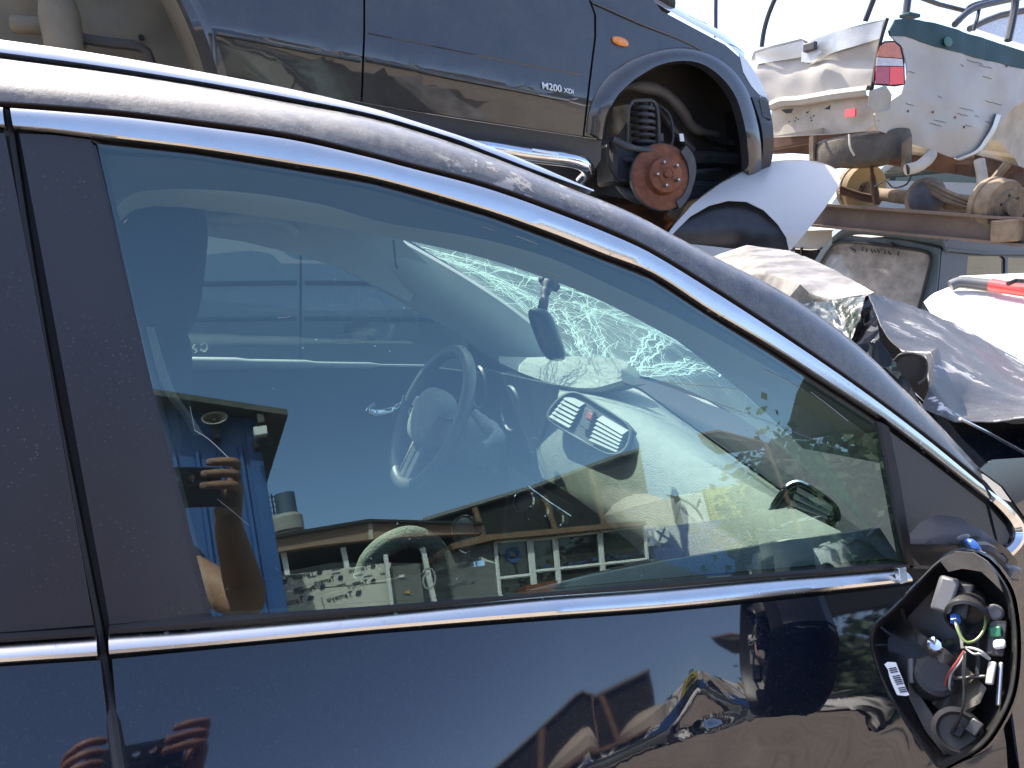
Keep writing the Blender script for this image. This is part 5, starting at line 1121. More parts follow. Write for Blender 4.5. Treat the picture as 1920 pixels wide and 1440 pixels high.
# ================================================================ white car with red spoiler edge, lower right
mat('dusty_white', (0.74, 0.73, 0.70), 0.4, 0, .4, dust=.5, dcol=(.58, .50, .38), dscale=7, var=.08)
wc_ = root('white_hatchback', 'dusty white car with red strip along its roof edge, beyond the crumpled bonnet', 'car', V((3.6, 2.2, 0)))
PWc = WP(1850, 600, 3.6); nW = (V((-.28, -.20, .93))).normalized()
def WC(u, v, o=0.0): p = WPL(u, v, PWc + nW*o, nW); return p + nW*(-.12*max(0, (1760-u)/60)**2 if u < 1760 else 0)
sheet('rear_screen_panel', [(1732,556),(1785,536),(1850,545),(1920,556),(2150,600),(2200,760),(1960,740),(1880,690),(1800,640),(1752,600)], lambda u, v: WC(u, v), 'dusty_white', wc_, step=24, solid=.01)
tube('spoiler_edge', [WC(1782,536,.03), WC(1800,529,.04), WC(1830,531,.04), WC(1858,534,.04)], .024, 'grey_plastic', wc_, 10, n=14)
tube('spoiler_strip', [WC(1858,534,.045), WC(1900,541,.045), WC(2000,556,.045), WC(2150,580,.045)], .027, 'red_reflector', wc_, 10, n=14)
sheet('roof_skin', [(1778,538),(1800,526),(1920,521),(2150,540),(2150,600),(1920,556)], lambda u, v: WC(u, v, .0) + V((0, 0, .02)), 'dusty_white', wc_, step=30, solid=.01)
tube('wiper', [WC(1890,532,.10), WC(1905,526,.10), WC(1930,528,.10)], .010, 'rubber', wc_, 8)
box('body_core', PWc + V((1.0, .55, -.75)), V((1.1, .1, 0)), V((-.07, .7, 0)), V((0, 0, .45)), 'dusty_white', wc_, bevel=.06)
for dx, dy in ((.3, -.1), (1.9, .0), (.2, 1.1), (1.8, 1.25)): lathe('wheel', V((PWc.x+dx, PWc.y+dy, .3)), V((.1, 1, 0)), [(.05, -.09), (.19, -.09), (.27, -.1), (.30, -.07), (.30, .07), (.27, .1), (.05, .09)], 'rubber', wc_)

# ================================================================ the yard behind the lens (seen mirrored in glass and paint)
def gnd(p): return V((p.x, p.y, 0))
def facade(name, px, Y, dep, m, parent, bevel=0.0, toground=()):
    P = []
    for i, (u, v) in enumerate(px):
        p = RY(u, v, Y); P.append(V((p.x, Y, 0)) if i in toground else p)
    return prism(name, P, V((0, -dep, 0)), m, parent, bevel=bevel, smooth=False)
mat('blue_sheet', (0.024, 0.090, 0.28), 0.4, 0, .2, var=.15, vscale=2, dust=.15, dcol=(.35, .38, .42), dscale=3)
mat('soffit', (0.10, 0.10, 0.085), .8, var=.4, vscale=4)
mat('fascia_tan', (0.30, 0.19, 0.13), .85, var=.12, vscale=3)
mat('dark_sheet', (0.022, 0.021, 0.018), .8, var=.5, vscale=3)
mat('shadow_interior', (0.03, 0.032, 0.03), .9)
mat('board_white', (0.66, 0.62, 0.52), .6, var=.06, vscale=2)
mat('wall_cream', (0.52, 0.47, 0.37), .8, var=.1, vscale=2)
mat('frame_white', (0.72, 0.71, 0.66), .5)
mat('print_dark', (0.03, 0.035, 0.05), .6); mat('print_blue', (0.03, 0.08, 0.22), .6); mat('print_grey', (0.12, 0.13, 0.15), .6)
mat('concrete', (0.36, 0.34, 0.30), .9, var=.35, vscale=3)
mat('tank_cream', (0.40, 0.34, 0.26), .7, var=.2, vscale=2); mat('plastic_white', (0.70, 0.66, 0.58), .5)
mat('container_yellow', (0.45, 0.38, 0.06), .6, var=.15, vscale=2); mat('container_blue', (0.035, 0.085, 0.26), .5, var=.1, vscale=2)
mat('tank_blue', (0.06, 0.10, 0.14), .6)
mat('post_rust', (0.22, 0.13, 0.075), .8, var=.3, vscale=5)
glass('office_glass', (0.16, 0.19, 0.18), 0.10, dust=.12, dcol=(.32, .33, .28), specks=0)
LX = V((-1, 0, 0)); UZ = V((0, 0, 1))
def tam(u_right, v, Y, h, m, par, wd=None, logo=True):   # lettering that a reader facing it reads left to right
    p = RY(u_right, v, Y); p = V((p.x, Y + .006, p.z))
    if logo:
        c = p + V((-h*.5, 0, h*.5))
        lathe('logo_ring', c, V((0, 1, 0)), [(h*.18, 0), (h*.36, 0), (h*.36, .004), (h*.18, .004), (h*.18, 0)], m, par, 18, smooth=False, cap=False)
        box('logo_bar', c + V((0, .006, 0)), V((h*.42, 0, h*.22)), V((0, .002, 0)), V((-h*.05, 0, h*.09)), m, par, bevel=0); p = p + V((-h*1.35, 0, 0))
    return text('lettering', 'Tamayo', p, LX, UZ, h, m, par, ext=.002, width=wd, bold=.008)
# ---- blue shed
SY = -5.0
sx1 = RY(500, 1000, SY).x
shed = root('blue_shed', 'blue corrugated metal shed with sloping eave, reflected at the left of the side window', 'shed', V((-1.2, -7, 0)))
ribx = sx1 - .10
while ribx > -3.1:
    prism('rib', [V((ribx-.028, SY+.002, .02)), V((ribx-.012, SY+.034, .02)), V((ribx+.012, SY+.034, .02)), V((ribx+.028, SY+.002, .02))], V((0, 0, 2.93)), 'blue_sheet', shed, smooth=False); ribx -= .165
box('corner_flashing', V((sx1+.012, SY+.012, 1.65)), V((.05, 0, 0)), V((0, .012, 0)), V((0, 0, 1.62)), 'blue_sheet', shed, bevel=.002)
eL, eR = RY(300, 742, -4.72), RY(540, 778, -4.72); sl_ = (eR.z-eL.z)/(eR.x-eL.x)
e0 = V((-3.4, -4.72, eR.z + sl_*(-3.4-eR.x)))
zw = lambda x: eR.z + sl_*(x-eR.x) + .02
prism('wall', [V((-3.2, SY, 0)), V((sx1, SY, 0)), V((sx1, SY, zw(sx1))), V((-3.2, SY, zw(-3.2)))], V((0, -4, 0)), 'blue_sheet', shed, smooth=False)
prism('roof', [e0, eR, V((eR.x, -9.3, eR.z+.15)), V((e0.x, -9.3, e0.z+.15))], V((0, 0, .05)), 'soffit', shed, smooth=False)
for i in range(6):
    f = i/5; a = lerp(e0, eR, f*.93+.02); box('rafter', a + V((0, -.14, -.05)), V((.025, 0, 0)), V((0, .12, 0)), V((0, 0, .04)), 'soffit', shed, bevel=0)
box('eave_bracket', RY(488, 810, -4.7), V((.05, 0, 0)), V((0, .05, 0)), V((0, 0, .035)), 'frame_white', shed, bevel=.004)
box('eave_bracket', RY(493, 835, -4.8), V((.07, 0, 0)), V((0, .08, 0)), V((0, 0, .03)), 'dark_sheet', shed, bevel=.004)
spc = RY(402, 784, -4.80)
ls = root('loudspeaker', 'oval grey horn loudspeaker fixed under the eave of the blue shed', 'loudspeaker', spc)
rows = [[spc + V((math.cos(a)*w_, y, math.sin(a)*h_)) for a in (2*math.pi*j/28 for j in range(28))] for w_, h_, y in ((.02, .02, -.20), (.04, .035, -.12), (.075, .04, -.04), (.095, .05, 0), (.10, .053, .012), (.086, .043, .006), (.05, .03, -.06), (.022, .02, -.09), (.015, .012, -.03), (.001, .001, -.025))]
mat('horn_grey', (.30, .28, .23), .5); loft('horn', rows, 'horn_grey', ls, closed_v=True)
box('bracket', spc + V((0, -.16, -.10)), V((.03, 0, 0)), V((0, .10, 0)), V((0, 0, .05)), 'dark_steel', ls)
# ---- workshop with tan fascia
ws_ = root('workshop', 'open workshop with tan fascia band, reflected behind the white printed boards', 'building', V((3.6, -21, 0)))
WY_ = -18.0
facade('fascia', [(505,1009),(560,1000),(690,979),(905,984),(905,1000),(800,1004),(690,1012),(600,1022),(505,1037)], WY_, .4, 'fascia_tan', ws_)
facade('fascia_joint', [(690,978),(698,978),(700,1011),(692,1011)], WY_+.03, .03, 'wall_cream', ws_)
p = RY(505, 1012, WY_); q = RY(905, 990, WY_)
prism('roof', [V((p.x, WY_+.15, RY(505,1007,WY_).z+.02)), V((RY(690,977,WY_).x, WY_+.15, RY(690,977,WY_).z+.03)), V((q.x, WY_+.15, RY(905,982,WY_).z+.03)), V((q.x, WY_+.15, RY(905,982,WY_).z-.03)), V((RY(690,977,WY_).x, WY_+.15, RY(690,979,WY_).z-.02)), V((p.x, WY_+.15, p.z+.0))], V((0, -7, 0)), 'dark_sheet', ws_, smooth=False)
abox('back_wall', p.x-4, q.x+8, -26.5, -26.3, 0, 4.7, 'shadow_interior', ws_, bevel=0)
for u in (536, 650, 800): x = RY(u, 1060, WY_-.3).x; abox('post', x-.06, x+.06, WY_-.4, WY_-.28, 0, RY(u, 1030, WY_).z+.1, 'frame_white', ws_, bevel=0)
# ---- printed boards
BY = -8.0
brd = root('printed_board', 'white board with many small dark repeated prints, reflected beside the blue shed', 'board', gnd(RY(620, 1100, BY)), group='white printed boards')
facade('panel', [(512,1081),(733,1055),(733,1090),(516,1109)], BY, .05, 'board_white', brd)
for ur, v, h in ((606,1077,.075),(645,1088,.075),(705,1066,.07),(612,1105,.08),(706,1094,.075),(541,1096,.08)): tam(ur, v, BY, h, 'print_dark', brd, h*3.3)
for ur, v in ((560,1084),(585,1081),(630,1075),(560,1103),(590,1100),(640,1096),(672,1078),(720,1075),(668,1092),(545,1081),(630,1067),(690,1080)):
    p = RY(ur, v, BY); box('print_line', V((p.x, BY+.004, p.z)), V((.05, 0, .0)), V((0, .002, 0)), V((0, 0, .007)), 'print_grey', brd, bevel=0)
brd2 = root('printed_board', 'plain white board with two large dark prints, below the densely printed board', 'board', gnd(RY(625, 1130, BY)), group='white printed boards')
facade('panel', [(516,1111),(733,1092),(733,1200),(520,1200)], BY, .05, 'board_white', brd2, toground=(2, 3))
tam(590, 1127, BY, .085, 'print_dark', brd2, .30); tam(680, 1117, BY, .085, 'print_dark', brd2, .30)
pp = [RY(602,1120,BY), RY(608,1140,BY)]; tube('panel_joint', [V((a.x, BY+.004, a.z)) for a in pp], .006, 'print_grey', brd2, 5)
# ---- electrical cabinet
cbx = root('electric_cabinet', 'grey electric cabinet with yellow warning label and looped cables beside the boards', 'cabinet', gnd(RY(780, 1100, -7.8)))
mat('cabinet_grey', (.16, .16, .14), .6, var=.2, vscale=4); mat('warning_yellow', (.55, .36, .05), .5)
facade('body', [(736,1062),(786,1056),(788,1200),(738,1200)], -7.8, .35, 'cabinet_grey', cbx, toground=(2, 3))
facade('label', [(748,1078),(758,1077),(758,1082),(748,1083)], -7.78, .01, 'frame_white', cbx); facade('warning_label', [(757,1112),(767,1105),(769,1113)], -7.78, .01, 'warning_yellow', cbx)
tube('cable', [RY(u, v, -7.7) for u, v in ((792,1075),(800,1066),(812,1070),(816,1090),(806,1104),(796,1100),(794,1084),(804,1074))], .012, 'wire_white', cbx, 6, n=30)
facade('conduit_post', [(720,1040),(727,1039),(730,1200),(724,1200)], -7.85, .06, 'frame_white', cbx, toground=(2, 3))
# ---- dark warehouse with sloping roof
wh_ = root('dark_warehouse', 'dark sheet-metal warehouse with sloping roof, reflected above the office', 'building', V((12, -28, 0)))
DY = -24.0
facade('gable_wall', [(795,976),(890,948),(1000,915),(1150,860),(1200,845),(1215,1000),(900,1008)], DY, .5, 'dark_sheet', wh_, toground=(5, 6))
tube('roof_edge', [RY(u, v, DY+.1) for u, v in ((795,976),(890,947),(1000,914),(1150,859),(1200,844))], .10, 'cabinet_grey', wh_, 6)
for a, b in (((1107,880),(1132,985)), ((890,952),(905,1000)), ((1020,930),(1040,990))): tube('post', [RY(*a, DY+.5), RY(*b, DY+.5), gnd(RY(*b, DY+.5))], .11, 'post_rust', wh_, 8)
# ---- office with glazed front
OY = -17.0
of_ = root('office_block', 'low glazed office with white frames and printed window strip, reflected in the side window', 'building', V((8, -19, 0)))
facade('eave', [(845,1020),(905,1003),(1050,990),(1211,975),(1213,984),(1050,1000),(925,1012),(850,1030)], OY+.3, 3.0, 'post_rust', of_)
facade('back_wall', [(850,1025),(930,1010),(1212,985),(1216,1120),(860,1120)], OY-2.5, .1, 'wall_cream', of_, toground=(3, 4))
facade('side_wall', [(838,1032),(922,1016),(925,1120),(842,1120)], OY, .2, 'cabinet_grey', of_, toground=(2, 3))
tam(893, 1092, OY+.02, .15, 'print_grey', of_, .5)
panes = [(928,990,1016,1011),(996,1038,1012,1008),(1042,1122,1006,997),(1126,1208,996,985)]
for i, (u0, u1, v0, v1) in enumerate(panes):
    gp = facade('pane', [(u0,v0),(u1,v1),(u1+6,1120),(u0+6,1120)], OY-.05, .02, 'office_glass', of_, toground=(2, 3))
    for (a, va), (b, vb) in ((((u0, v0)), ((u0+9, 1110))), ((u1, v1), (u1+10, 1110))): tube('frame_post', [RY(a, va, OY), RY(b, vb, OY), gnd(RY(b, vb, OY))], .055, 'frame_white', of_, 6)
    tube('frame_head', [RY(u0, v0, OY), RY(u1, v1, OY)], .05, 'frame_white', of_, 6)
tube('door_rail', [RY(936,1085,OY), RY(996,1078,OY)], .05, 'frame_white', of_, 6); tube('window_rail', [RY(1002,1072,OY), RY(1055,1066,OY), RY(1130,1058,OY), RY(1212,1049,OY)], .05, 'frame_white', of_, 6)
facade('lower_panel', [(1000,1073),(1055,1067),(1130,1059),(1214,1050),(1220,1120),(1004,1120)], OY-.08, .04, 'frame_white', of_, toground=(4, 5))
for ur, v in ((1030,1066),(1076,1061),(1120,1053),(1162,1047),(1206,1041)): tam(ur, v, OY-.02, .14, 'print_blue', of_, .46)
lathe('door_logo', RY(962,1040,OY-.02), V((0, 1, 0)), [(.10, 0), (.20, 0), (.20, .01), (.10, .01), (.10, 0)], 'print_blue', of_, 18, cap=False)
facade('red_bench', [(985,1098),(1045,1088),(1046,1104),(985,1112)], OY+2.5, .5, 'rust', of_, toground=(2, 3))
# ---- water tower
wt = root('water_tower', 'blue water tank with ladder on a concrete drum, above the workshop roof', 'water tower', V((3.6, -32, 0)))
c0 = RY(538, 1000, -32)
lathe('concrete_drum', V((c0.x, -32, 0)), UZ, [(.62, 0), (.62, RY(538,1000,-32).z), (.74, RY(538,999,-32).z+.05), (.74, RY(538,972,-32).z), (.6, RY(538,970,-32).z+.1), (.0, RY(538,970,-32).z+.1)], 'concrete', wt, 24)
zt0, zt1 = RY(538,970,-32).z, RY(532,926,-32).z
lathe('tank', V((c0.x+.15, -32, 0)), UZ, [(.42, zt0), (.42, zt1), (.0, zt1+.03)], 'tank_blue', wt, 20)
for dx in (-.62, -.40): tube('ladder_rail', [V((c0.x+dx, -31.6, zt0-.2)), V((c0.x+dx, -31.6, zt1))], .035, 'pipe_black', wt, 6)
for i in range(5): z = lerp(zt0, zt1, i/4.5); tube('ladder_rung', [V((c0.x-.62, -31.6, z)), V((c0.x-.25, -31.6, z))], .03, 'pipe_black', wt, 6)
# ---- tanks and containers
TY = -22.0
tk = root('storage_tank', 'cream round storage tank with domed lid, standing behind the blue container', 'tank', gnd(RY(1220, 1000, TY)))
tl, tr = RY(1162, 940, TY), RY(1280, 945, TY); rT = (tr.x-tl.x)/2; cx = (tl.x+tr.x)/2; zT = RY(1220, 942, TY).z
lathe('shell', V((cx, TY-rT, 0)), UZ, [(rT, 0), (rT, zT*.33), (rT*1.02, zT*.34), (rT, zT*.35), (rT, zT*.66), (rT*1.02, zT*.67), (rT, zT*.68), (rT, zT), (rT*.6, zT+.35), (rT*.25, zT+.5), (.0, zT+.5)], 'tank_cream', tk, 36)
tube('pipe', [RY(1250,928,TY), RY(1290,942,TY+.3), RY(1310,960,TY+.4), RY(1318,975,TY+.5)], .05, 'wire_black', tk, 6, n=10)
ib = root('white_tank', 'white boxy plastic tank between the cream tank and the yellow container', 'tank', gnd(RY(1300, 980, TY)))
facade('body', [(1268,928),(1318,922),(1326,984),(1280,990)], TY, 1.0, 'plastic_white', ib, bevel=.05, toground=(2, 3))
yc = root('yellow_container', 'yellow site container standing behind the blue container', 'container', gnd(RY(1380, 970, -24)))
ybox = facade('body', [(1322,916),(1432,904),(1444,985),(1330,1000)], -24, 2.4, 'container_yellow', yc, toground=(2, 3))
for k in range(5):
    f = k/4; a = RY(lerp(1324, 1431, f), lerp(916, 905, f), -23.98); abox('corner_post' if k in (0, 4) else 'panel_rib', a.x-.03, a.x+.03, -23.98, -23.94, 0, a.z-.05, 'container_yellow', yc, bevel=0)
bc = root('blue_container', 'blue corrugated shipping container with round white emblem, reflected right of the office', 'container', gnd(RY(1330, 1020, -19)))
KY = -19.0
cl, cr_ = RY(1214, 991, KY), RY(1452, 962, KY); zc = lambda x: lerp(cl.z, cr_.z, (x-cl.x)/(cr_.x-cl.x))
prism('body', [V((cl.x, KY, .1)), V((cl.x, KY, cl.z)), V((cr_.x, KY, cr_.z)), V((cr_.x, KY, .1))], V((0, -2.4, 0)), 'container_blue', bc, smooth=False)
x = cl.x + .15
while x < cr_.x - .1:
    prism('rib', [V((x-.04, KY+.002, .15)), V((x-.02, KY+.035, .15)), V((x+.02, KY+.035, .15)), V((x+.04, KY+.002, .15))], V((0, 0, zc(x)-.25)), 'container_blue', bc, smooth=False); x += .14
p = RY(1239, 1003, KY)
lathe('emblem_disc', V((p.x, KY+.05, p.z)), V((0, 1, 0)), [(.26, 0), (.26, .01), (.0, .01)], 'frame_white', bc, 28)
for s_ in (-1, 1): box('emblem_bar', V((p.x, KY+.068, p.z)), V((.20, 0, .20*s_)), V((0, .004, 0)), V((-.025*s_, 0, .025)), 'container_blue', bc, bevel=0)
facade('sign_panel', [(1214,992),(1256,987),(1258,1020),(1214,1025)], KY+.045, .03, 'container_blue', bc)
text('lettering', 'Rec', V((p.x-.34, KY+.055, p.z+.02)), LX, UZ, .17, 'frame_white', bc, ext=.002); text('lettering', 'de v', V((p.x-.34, KY+.055, p.z-.24)), LX, UZ, .17, 'frame_white', bc, ext=.002)
# ---- canopy with post
cp_ = root('canopy', 'small sheet-metal canopy roof on a thin slanting post, reflected near the tree', 'canopy', gnd(RY(1470, 950, -10)))
CYY = -10.0
pa, pb = RY(1310, 816, CYY), RY(1436, 832, CYY)
prism('roof', [pa, RY(1350, 808, CYY), pb, pb + V((0, -.2, -.06)), RY(1345, 852, CYY-.6), RY(1318, 832, CYY-.4)], V((.02, -.05, .04)), 'soffit', cp_, smooth=False)
tube('post', [RY(1434,832,CYY), RY(1458,890,CYY), RY(1482,950,CYY), gnd(RY(1482,950,CYY))], .045, 'post_rust', cp_, 8)
tube('edge_beam', [pa, RY(1350,809,CYY), pb], .03, 'post_rust', cp_, 6)
# ---- black sheet added in place of an unidentified dark reflection
tp = root('dark_shape_stand_in', 'black sheet on a pole, stand-in for an unidentified dark shape at the front of the side window', 'tarpaulin', gnd(RY(1600, 760, -5)))
mat('stand_in_black', (.008, .010, .009), .8, bump=.3, bscale=10)
facade('sheet', [(1492,782),(1486,790),(1496,798),(1498,818),(1520,820),(1575,810),(1660,806),(1720,780),(1720,640),(1560,640),(1520,700),(1505,730)], -5.0, .12, 'stand_in_black', tp, bevel=.02)
tube('pole', [RY(1660,700,-5.1), gnd(RY(1660,700,-5.1))], .05, 'pipe_black', tp, 8)
# ---- trees
mat('leaf', (0.028, 0.055, 0.012), .6, var=.5, vscale=1.2); mat('bark', (0.10, 0.075, 0.05), .9, var=.4, vscale=8)
def tree(label, c, R_, zt, seed, n=2600):
    t = root('leafy_tree', label, 'tree', gnd(c), group='trees at the yard edge'); n = n*6; r = random.Random(seed); z0 = zt - R_*1.5
    tube('trunk', [gnd(c), V((c.x+.1, c.y, z0*.5)), V((c.x, c.y, zt-R_*.6))], [.22, .17, .10], 'bark', t, 10, n=8)
    vs, fs = [], []
    cl_ = []
    for i in range(46):
        d = V((r.gauss(0, 1), r.gauss(0, 1), r.gauss(0, .75))).normalized() * (R_*r.uniform(.35, 1.0)); cl_.append((V((c.x, c.y, zt-R_*.9)) + d, R_*r.uniform(.18, .34)))
    for i, (cc, rr_) in enumerate(cl_[:9]): tube('limb', [V((c.x, c.y, zt-R_*1.3)), lerp(V((c.x, c.y, zt-R_)), cc, .5), cc], [.09, .06, .02], 'bark', t, 6, n=6)
    for i in range(n):
        cc, rr_ = r.choice(cl_); p = cc + V((r.gauss(0, 1), r.gauss(0, 1), r.gauss(0, 1)))*rr_*.75; s_ = r.uniform(.09, .19)
        a = V((r.gauss(0, 1), r.gauss(0, 1), r.gauss(0, .5))).normalized()*s_; b = a.cross(V((r.gauss(0, 1), r.gauss(0, 1), r.gauss(0, 1))).normalized()).normalized()*s_*.55
        k = len(vs); vs += [p-a, p+b, p+a, p-b]; fs.append((k, k+1, k+2, k+3))
    o = pyd('crown', vs, fs, 'leaf', t, smooth=False); o['kind'] = 'stuff'
tree('broad green tree reflected beside the slanting canopy post', RY(1590, 900, -13), 2.6, RY(1590, 815, -13).z+.4, 3, 4200)
tree('smaller distant tree reflected beyond the canopy', RY(1470, 930, -26), 2.0, RY(1480, 905, -26).z+.3, 4, 1500)
tree('dark green tree near the black sheet pole, at the front edge of the window', RY(1700, 900, -10), 2.4, RY(1700, 815, -10).z+.6, 5, 3200)
# ---- cars parked in the yard
def yard_car(label, c, ang, paint, L_=4.1):
    t = root('parked_car', label, 'car', c, Matrix.Rotation(ang, 3, 'Z'), group='cars parked in the yard'); R3 = Matrix.Rotation(ang, 3, 'Z')
    def W_(x, y, z): return c + R3 @ V((x, y, z))
    st_ = [(-2.05, .50, .72, .35), (-1.95, .78, .86, .25), (-1.2, .86, .92, .22), (0, .87, .94, .2), (.9, .87, .92, .2), (1.6, .84, .80, .24), (1.95, .72, .66, .28), (2.05, .5, .55, .36)]
    rows = [[W_(x, y, z) for y, z in ((-hw*.9, zb), (-hw, zb+.18), (-hw*.98, zt_-.12), (-hw*.86, zt_), (0, zt_+.03), (hw*.86, zt_), (hw*.98, zt_-.12), (hw, zb+.18), (hw*.9, zb))] for x, hw, zt_, zb in st_]
    b = loft('body', rows, paint, t, closed_v=True, cap=True)
    gr = [(-1.9, .70, .90, .88), (-1.3, .60, 1.38, .9), (-.2, .60, 1.44, .9), (.45, .60, 1.36, .9), (1.15, .70, .90, .88)]
    loft('glasshouse', [[W_(x, y, z) for y, z in ((-.78, zb), (-hw, zt_), (hw, zt_), (.78, zb))] for x, hw, zt_, zb in gr], 'plain_dark_glass', t, cap=True)
    loft('roof', [[W_(x, y, z) for y, z in ((-.56, 1.385), (0, 1.45), (.56, 1.385))] for x in (-1.25, -.6, .0, .42)], paint, t, solid=.03)
    for x in (-1.3, 1.3):
        for y in (-.80, .80): lathe('wheel', W_(x, y, .31), R3 @ V((0, 1, 0)), [(.05, -.09), (.19, -.09), (.28, -.1), (.31, -.07), (.31, .07), (.28, .1), (.05, .09)], 'rubber', t, 20)
    for y in (-.62, .62): ellipsoid('headlight', W_(1.98, y, .60), R3 @ V((.06, 0, 0)), R3 @ V((0, .14, 0)), V((0, 0, .07)), 'headlamp_lens', t)
yard_car('dark green parked car reflected in front of the office windows', V((7.2, -11.5, 0)), rad(10), 'olive_paint'); yard_car('white parked car reflected below the blue container', V((10.6, -10.5, 0)), rad(160), 'dusty_white')

# ================================================================ photographer
mat('skin', (0.38, 0.19, 0.115), .5, var=.15, vscale=30); mat('shirt', (0.010, 0.014, 0.03), .85, var=.2, vscale=20); mat('trousers', (0.03, 0.04, 0.07), .85); mat('hair', (.012, .009, .007), .6, bump=.5, bscale=120); mat('shoe', (.03, .03, .03), .6)
mat('nail', (.60, .38, .30), .35); mat('eye_white', (.75, .73, .70), .3)
def CAM(x, y, z): return MW @ V((x, y, z)) + CW
def skin(name, V_, E_, R_, m, parent=None, rootv=0, sub=1):
    me = bpy.data.meshes.new(name); o = bpy.data.objects.new(name, me); me.from_pydata([tuple(v) for v in V_], E_, [])
    COL.objects.link(o)
    if parent is not None:
        o.parent = parent; me.transform(ROOTM[toproot(parent).name].inverted())
    md = o.modifiers.new('skin', 'SKIN'); md.use_smooth_shade = True
    for i, r in enumerate(R_): me.skin_vertices[0].data[i].radius = (r, r) if not isinstance(r, tuple) else r
    me.skin_vertices[0].data[rootv].use_root = True
    s = o.modifiers.new('sub', 'SUBSURF'); s.levels = sub; s.render_levels = sub
    me.materials.append(MATS[m]); return o
bx = -.25
per = root('person', 'person in a dark shirt holding up a phone with both hands, reflected in the window', 'person', V((bx, -.62, 0)))
sh_r, el_r, wr_r = V((-.07, -.60, 1.45)), V((.095, -.40, 1.285)), CAM(.10, -.075, .05)
sh_l, el_l, wr_l = V((bx-.19, -.60, 1.45)), V((bx-.28, -.40, 1.25)), CAM(-.135, -.07, .05)
pal_r, pal_l = CAM(.098, -.025, .026), CAM(-.122, -.025, .026); pl2r, pl2l = CAM(.103, .012, .016), CAM(-.127, .012, .016)
bv = [V((bx, -.62, .98)), V((bx, -.63, 1.15)), V((bx, -.63, 1.34)), V((bx, -.62, 1.46)), V((bx, -.60, 1.54)), V((bx, -.575, 1.64)), V((bx, -.57, 1.73)),
      sh_r, lerp(sh_r, el_r, .5), el_r, lerp(el_r, wr_r, .3), wr_r, pal_r,
      sh_l, lerp(sh_l, el_l, .5), el_l, lerp(el_l, wr_l, .3), wr_l, pal_l,
      V((bx+.10, -.62, .90)), V((bx+.11, -.60, .50)), V((bx+.11, -.63, .10)), V((bx-.10, -.62, .90)), V((bx-.11, -.58, .50)), V((bx-.11, -.63, .10)), pl2r, pl2l]
be = [(0,1),(1,2),(2,3),(3,4),(4,5),(5,6),(3,7),(7,8),(8,9),(9,10),(10,11),(11,12),(3,13),(13,14),(14,15),(15,16),(16,17),(17,18),(0,19),(19,20),(20,21),(0,22),(22,23),(23,24),(12,25),(18,26)]
brr = [(.15,.11),(.14,.10),(.16,.11),(.11,.09),.055,.085,.075, .06,.052,.043,.045,.028,(.026,.034), .06,.052,.043,.045,.028,(.026,.034), .085,.06,.04,.085,.06,.04,(.016,.018),(.016,.018)]
body = skin('body', bv, be, brr, 'skin', per, 0, 2)
def finger(pts, r, par=body):
    return skin('finger', [CAM(*p) for p in pts], [(i, i+1) for i in range(len(pts)-1)], [r*1.1, r*1.05, r, r*.95, r*.75][:len(pts)], 'skin', par, 0, 2)
for j, (y, tipx, ln) in enumerate(((.030, .030, 0), (.008, .020, 0), (-.014, .018, 0), (-.034, .034, 0))):
    if j == 3: finger([(.098, -.045, .024), (.092, -.058, .014), (.075, -.060, .012), (.055, -.059, .014)], .0078)
    else: finger([(.098, y*.7-.012, .022), (.100, y, .004), (.086, y+.003, -.014), (lerp(.086, tipx, .5), y+.003, -.016), (tipx, y+.001, -.012)], .0095)
    if j < 3: nl = CAM(tipx+.004, y+.002, -.0205); box('fingernail', nl, MW @ V((.005, 0, .001)), MW @ V((0, .0045, 0)), MW @ V((.0002, 0, .0012)), 'nail', body, bevel=.001)
    finger([(-.122, y*.7-.012, .022), (-.124, y, .004), (-.112, y+.003, -.014), (-.095, y+.003, -.016), (-.075, y+.001, -.012)], .0088 if j < 3 else .0075)
finger([(.092, -.045, .03), (.075, -.040, .034), (.055, -.028, .030), (.04, -.02, .026)], .0105); finger([(-.118, -.045, .03), (-.10, -.040, .034), (-.08, -.028, .030), (-.065, -.02, .026)], .0105)
skin('shirt', [bv[0]+V((0,0,.02)), bv[1], bv[2], bv[3]+V((0,0,-.01)), sh_r, lerp(sh_r, el_r, .45), sh_l, lerp(sh_l, el_l, .45)], [(0,1),(1,2),(2,3),(3,4),(4,5),(3,6),(6,7)], [(.17,.13),(.16,.125),(.18,.13),(.12,.10),.078,.072,.078,.072], 'shirt', body, 0, 2)
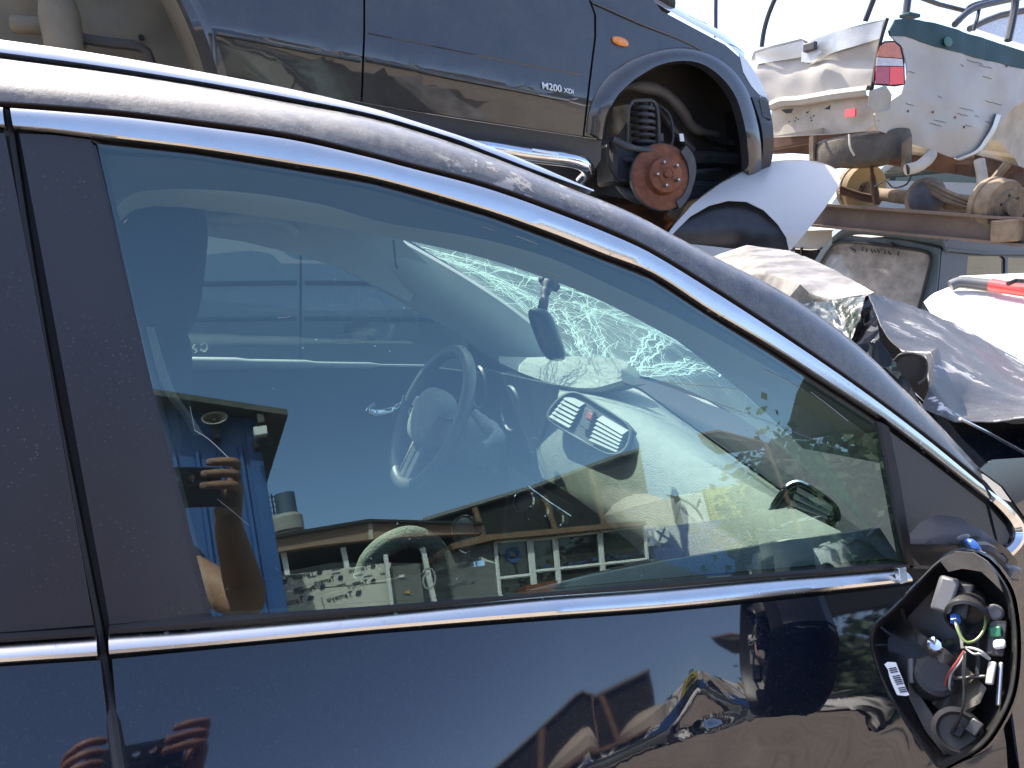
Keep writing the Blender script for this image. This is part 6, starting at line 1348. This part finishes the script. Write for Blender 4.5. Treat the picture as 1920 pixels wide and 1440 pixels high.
skin('trousers', [V((bx, -.62, 1.0)), V((bx+.10, -.62, .88)), V((bx+.11, -.60, .50)), V((bx+.11, -.63, .10)), V((bx-.10, -.62, .88)), V((bx-.11, -.58, .50)), V((bx-.11, -.63, .10))], [(0,1),(1,2),(2,3),(0,4),(4,5),(5,6)], [(.165,.13),.105,.08,.065,.105,.08,.065], 'trousers', body, 0, 2)
for s_ in (.11, -.11): ellipsoid('shoe', V((bx+s_, -.57, .045)), V((.048, 0, 0)), V((0, .14, -.005)), V((0, 0, .045)), 'shoe', body, e=.8)
ellipsoid('hair', V((bx, -.60, 1.735)), V((.083, 0, 0)), V((0, .098, 0)), V((0, .015, .085)), 'hair', body)
for s_ in (-1, 1):
    ellipsoid('eye', V((bx+s_*.032, -.492, 1.675)), V((.014, 0, 0)), V((0, .008, 0)), V((0, 0, .008)), 'eye_white', body); ellipsoid('ear', V((bx+s_*.082, -.575, 1.66)), V((.012, 0, 0)), V((0, .02, 0)), V((0, 0, .033)), 'skin', body)
ellipsoid('nose', V((bx, -.482, 1.645)), V((.014, 0, 0)), V((0, .022, 0)), V((0, -.006, .026)), 'skin', body); ellipsoid('mouth', V((bx, -.490, 1.605)), V((.025, 0, 0)), V((0, .008, 0)), V((0, 0, .007)), 'wire_red', body)
_ax = (wr_r-el_r).normalized(); _o1 = _ax.orthogonal().normalized(); _o2 = _ax.cross(_o1)
tube('bracelet', [wr_r - _ax*.02 + (_o1*math.cos(a) + _o2*math.sin(a))*.0235 for a in (2*math.pi*i/24 for i in range(25))], .0014, 'bright_steel', body, 6)
ph = root('phone', 'black phone held level in two hands, reflected at the left of the window', 'phone', CAM(-.012, -.015, .011))
mat('phone_back', (.01, .011, .012), .18, 0, .8)
box('phone_body', CAM(-.012, -.012, .0125), MW @ V((.0825, 0, 0)), MW @ V((0, .038, 0)), MW @ V((0, 0, .0045)), 'phone_back', ph, bevel=.003)
box('camera_bump', CAM(-.004, .002, .0072), MW @ V((.022, 0, 0)), MW @ V((0, .012, 0)), MW @ V((0, 0, .0015)), 'black_plastic', ph, bevel=.001)
for x in (-.016, .012): lathe('lens_ring', CAM(x, .003, .006), MW @ V((0, 0, -1)), [(.0045, -.001), (.0065, 0), (.0065, .0006), (.0045, .0004)], 'chrome', ph, 18)
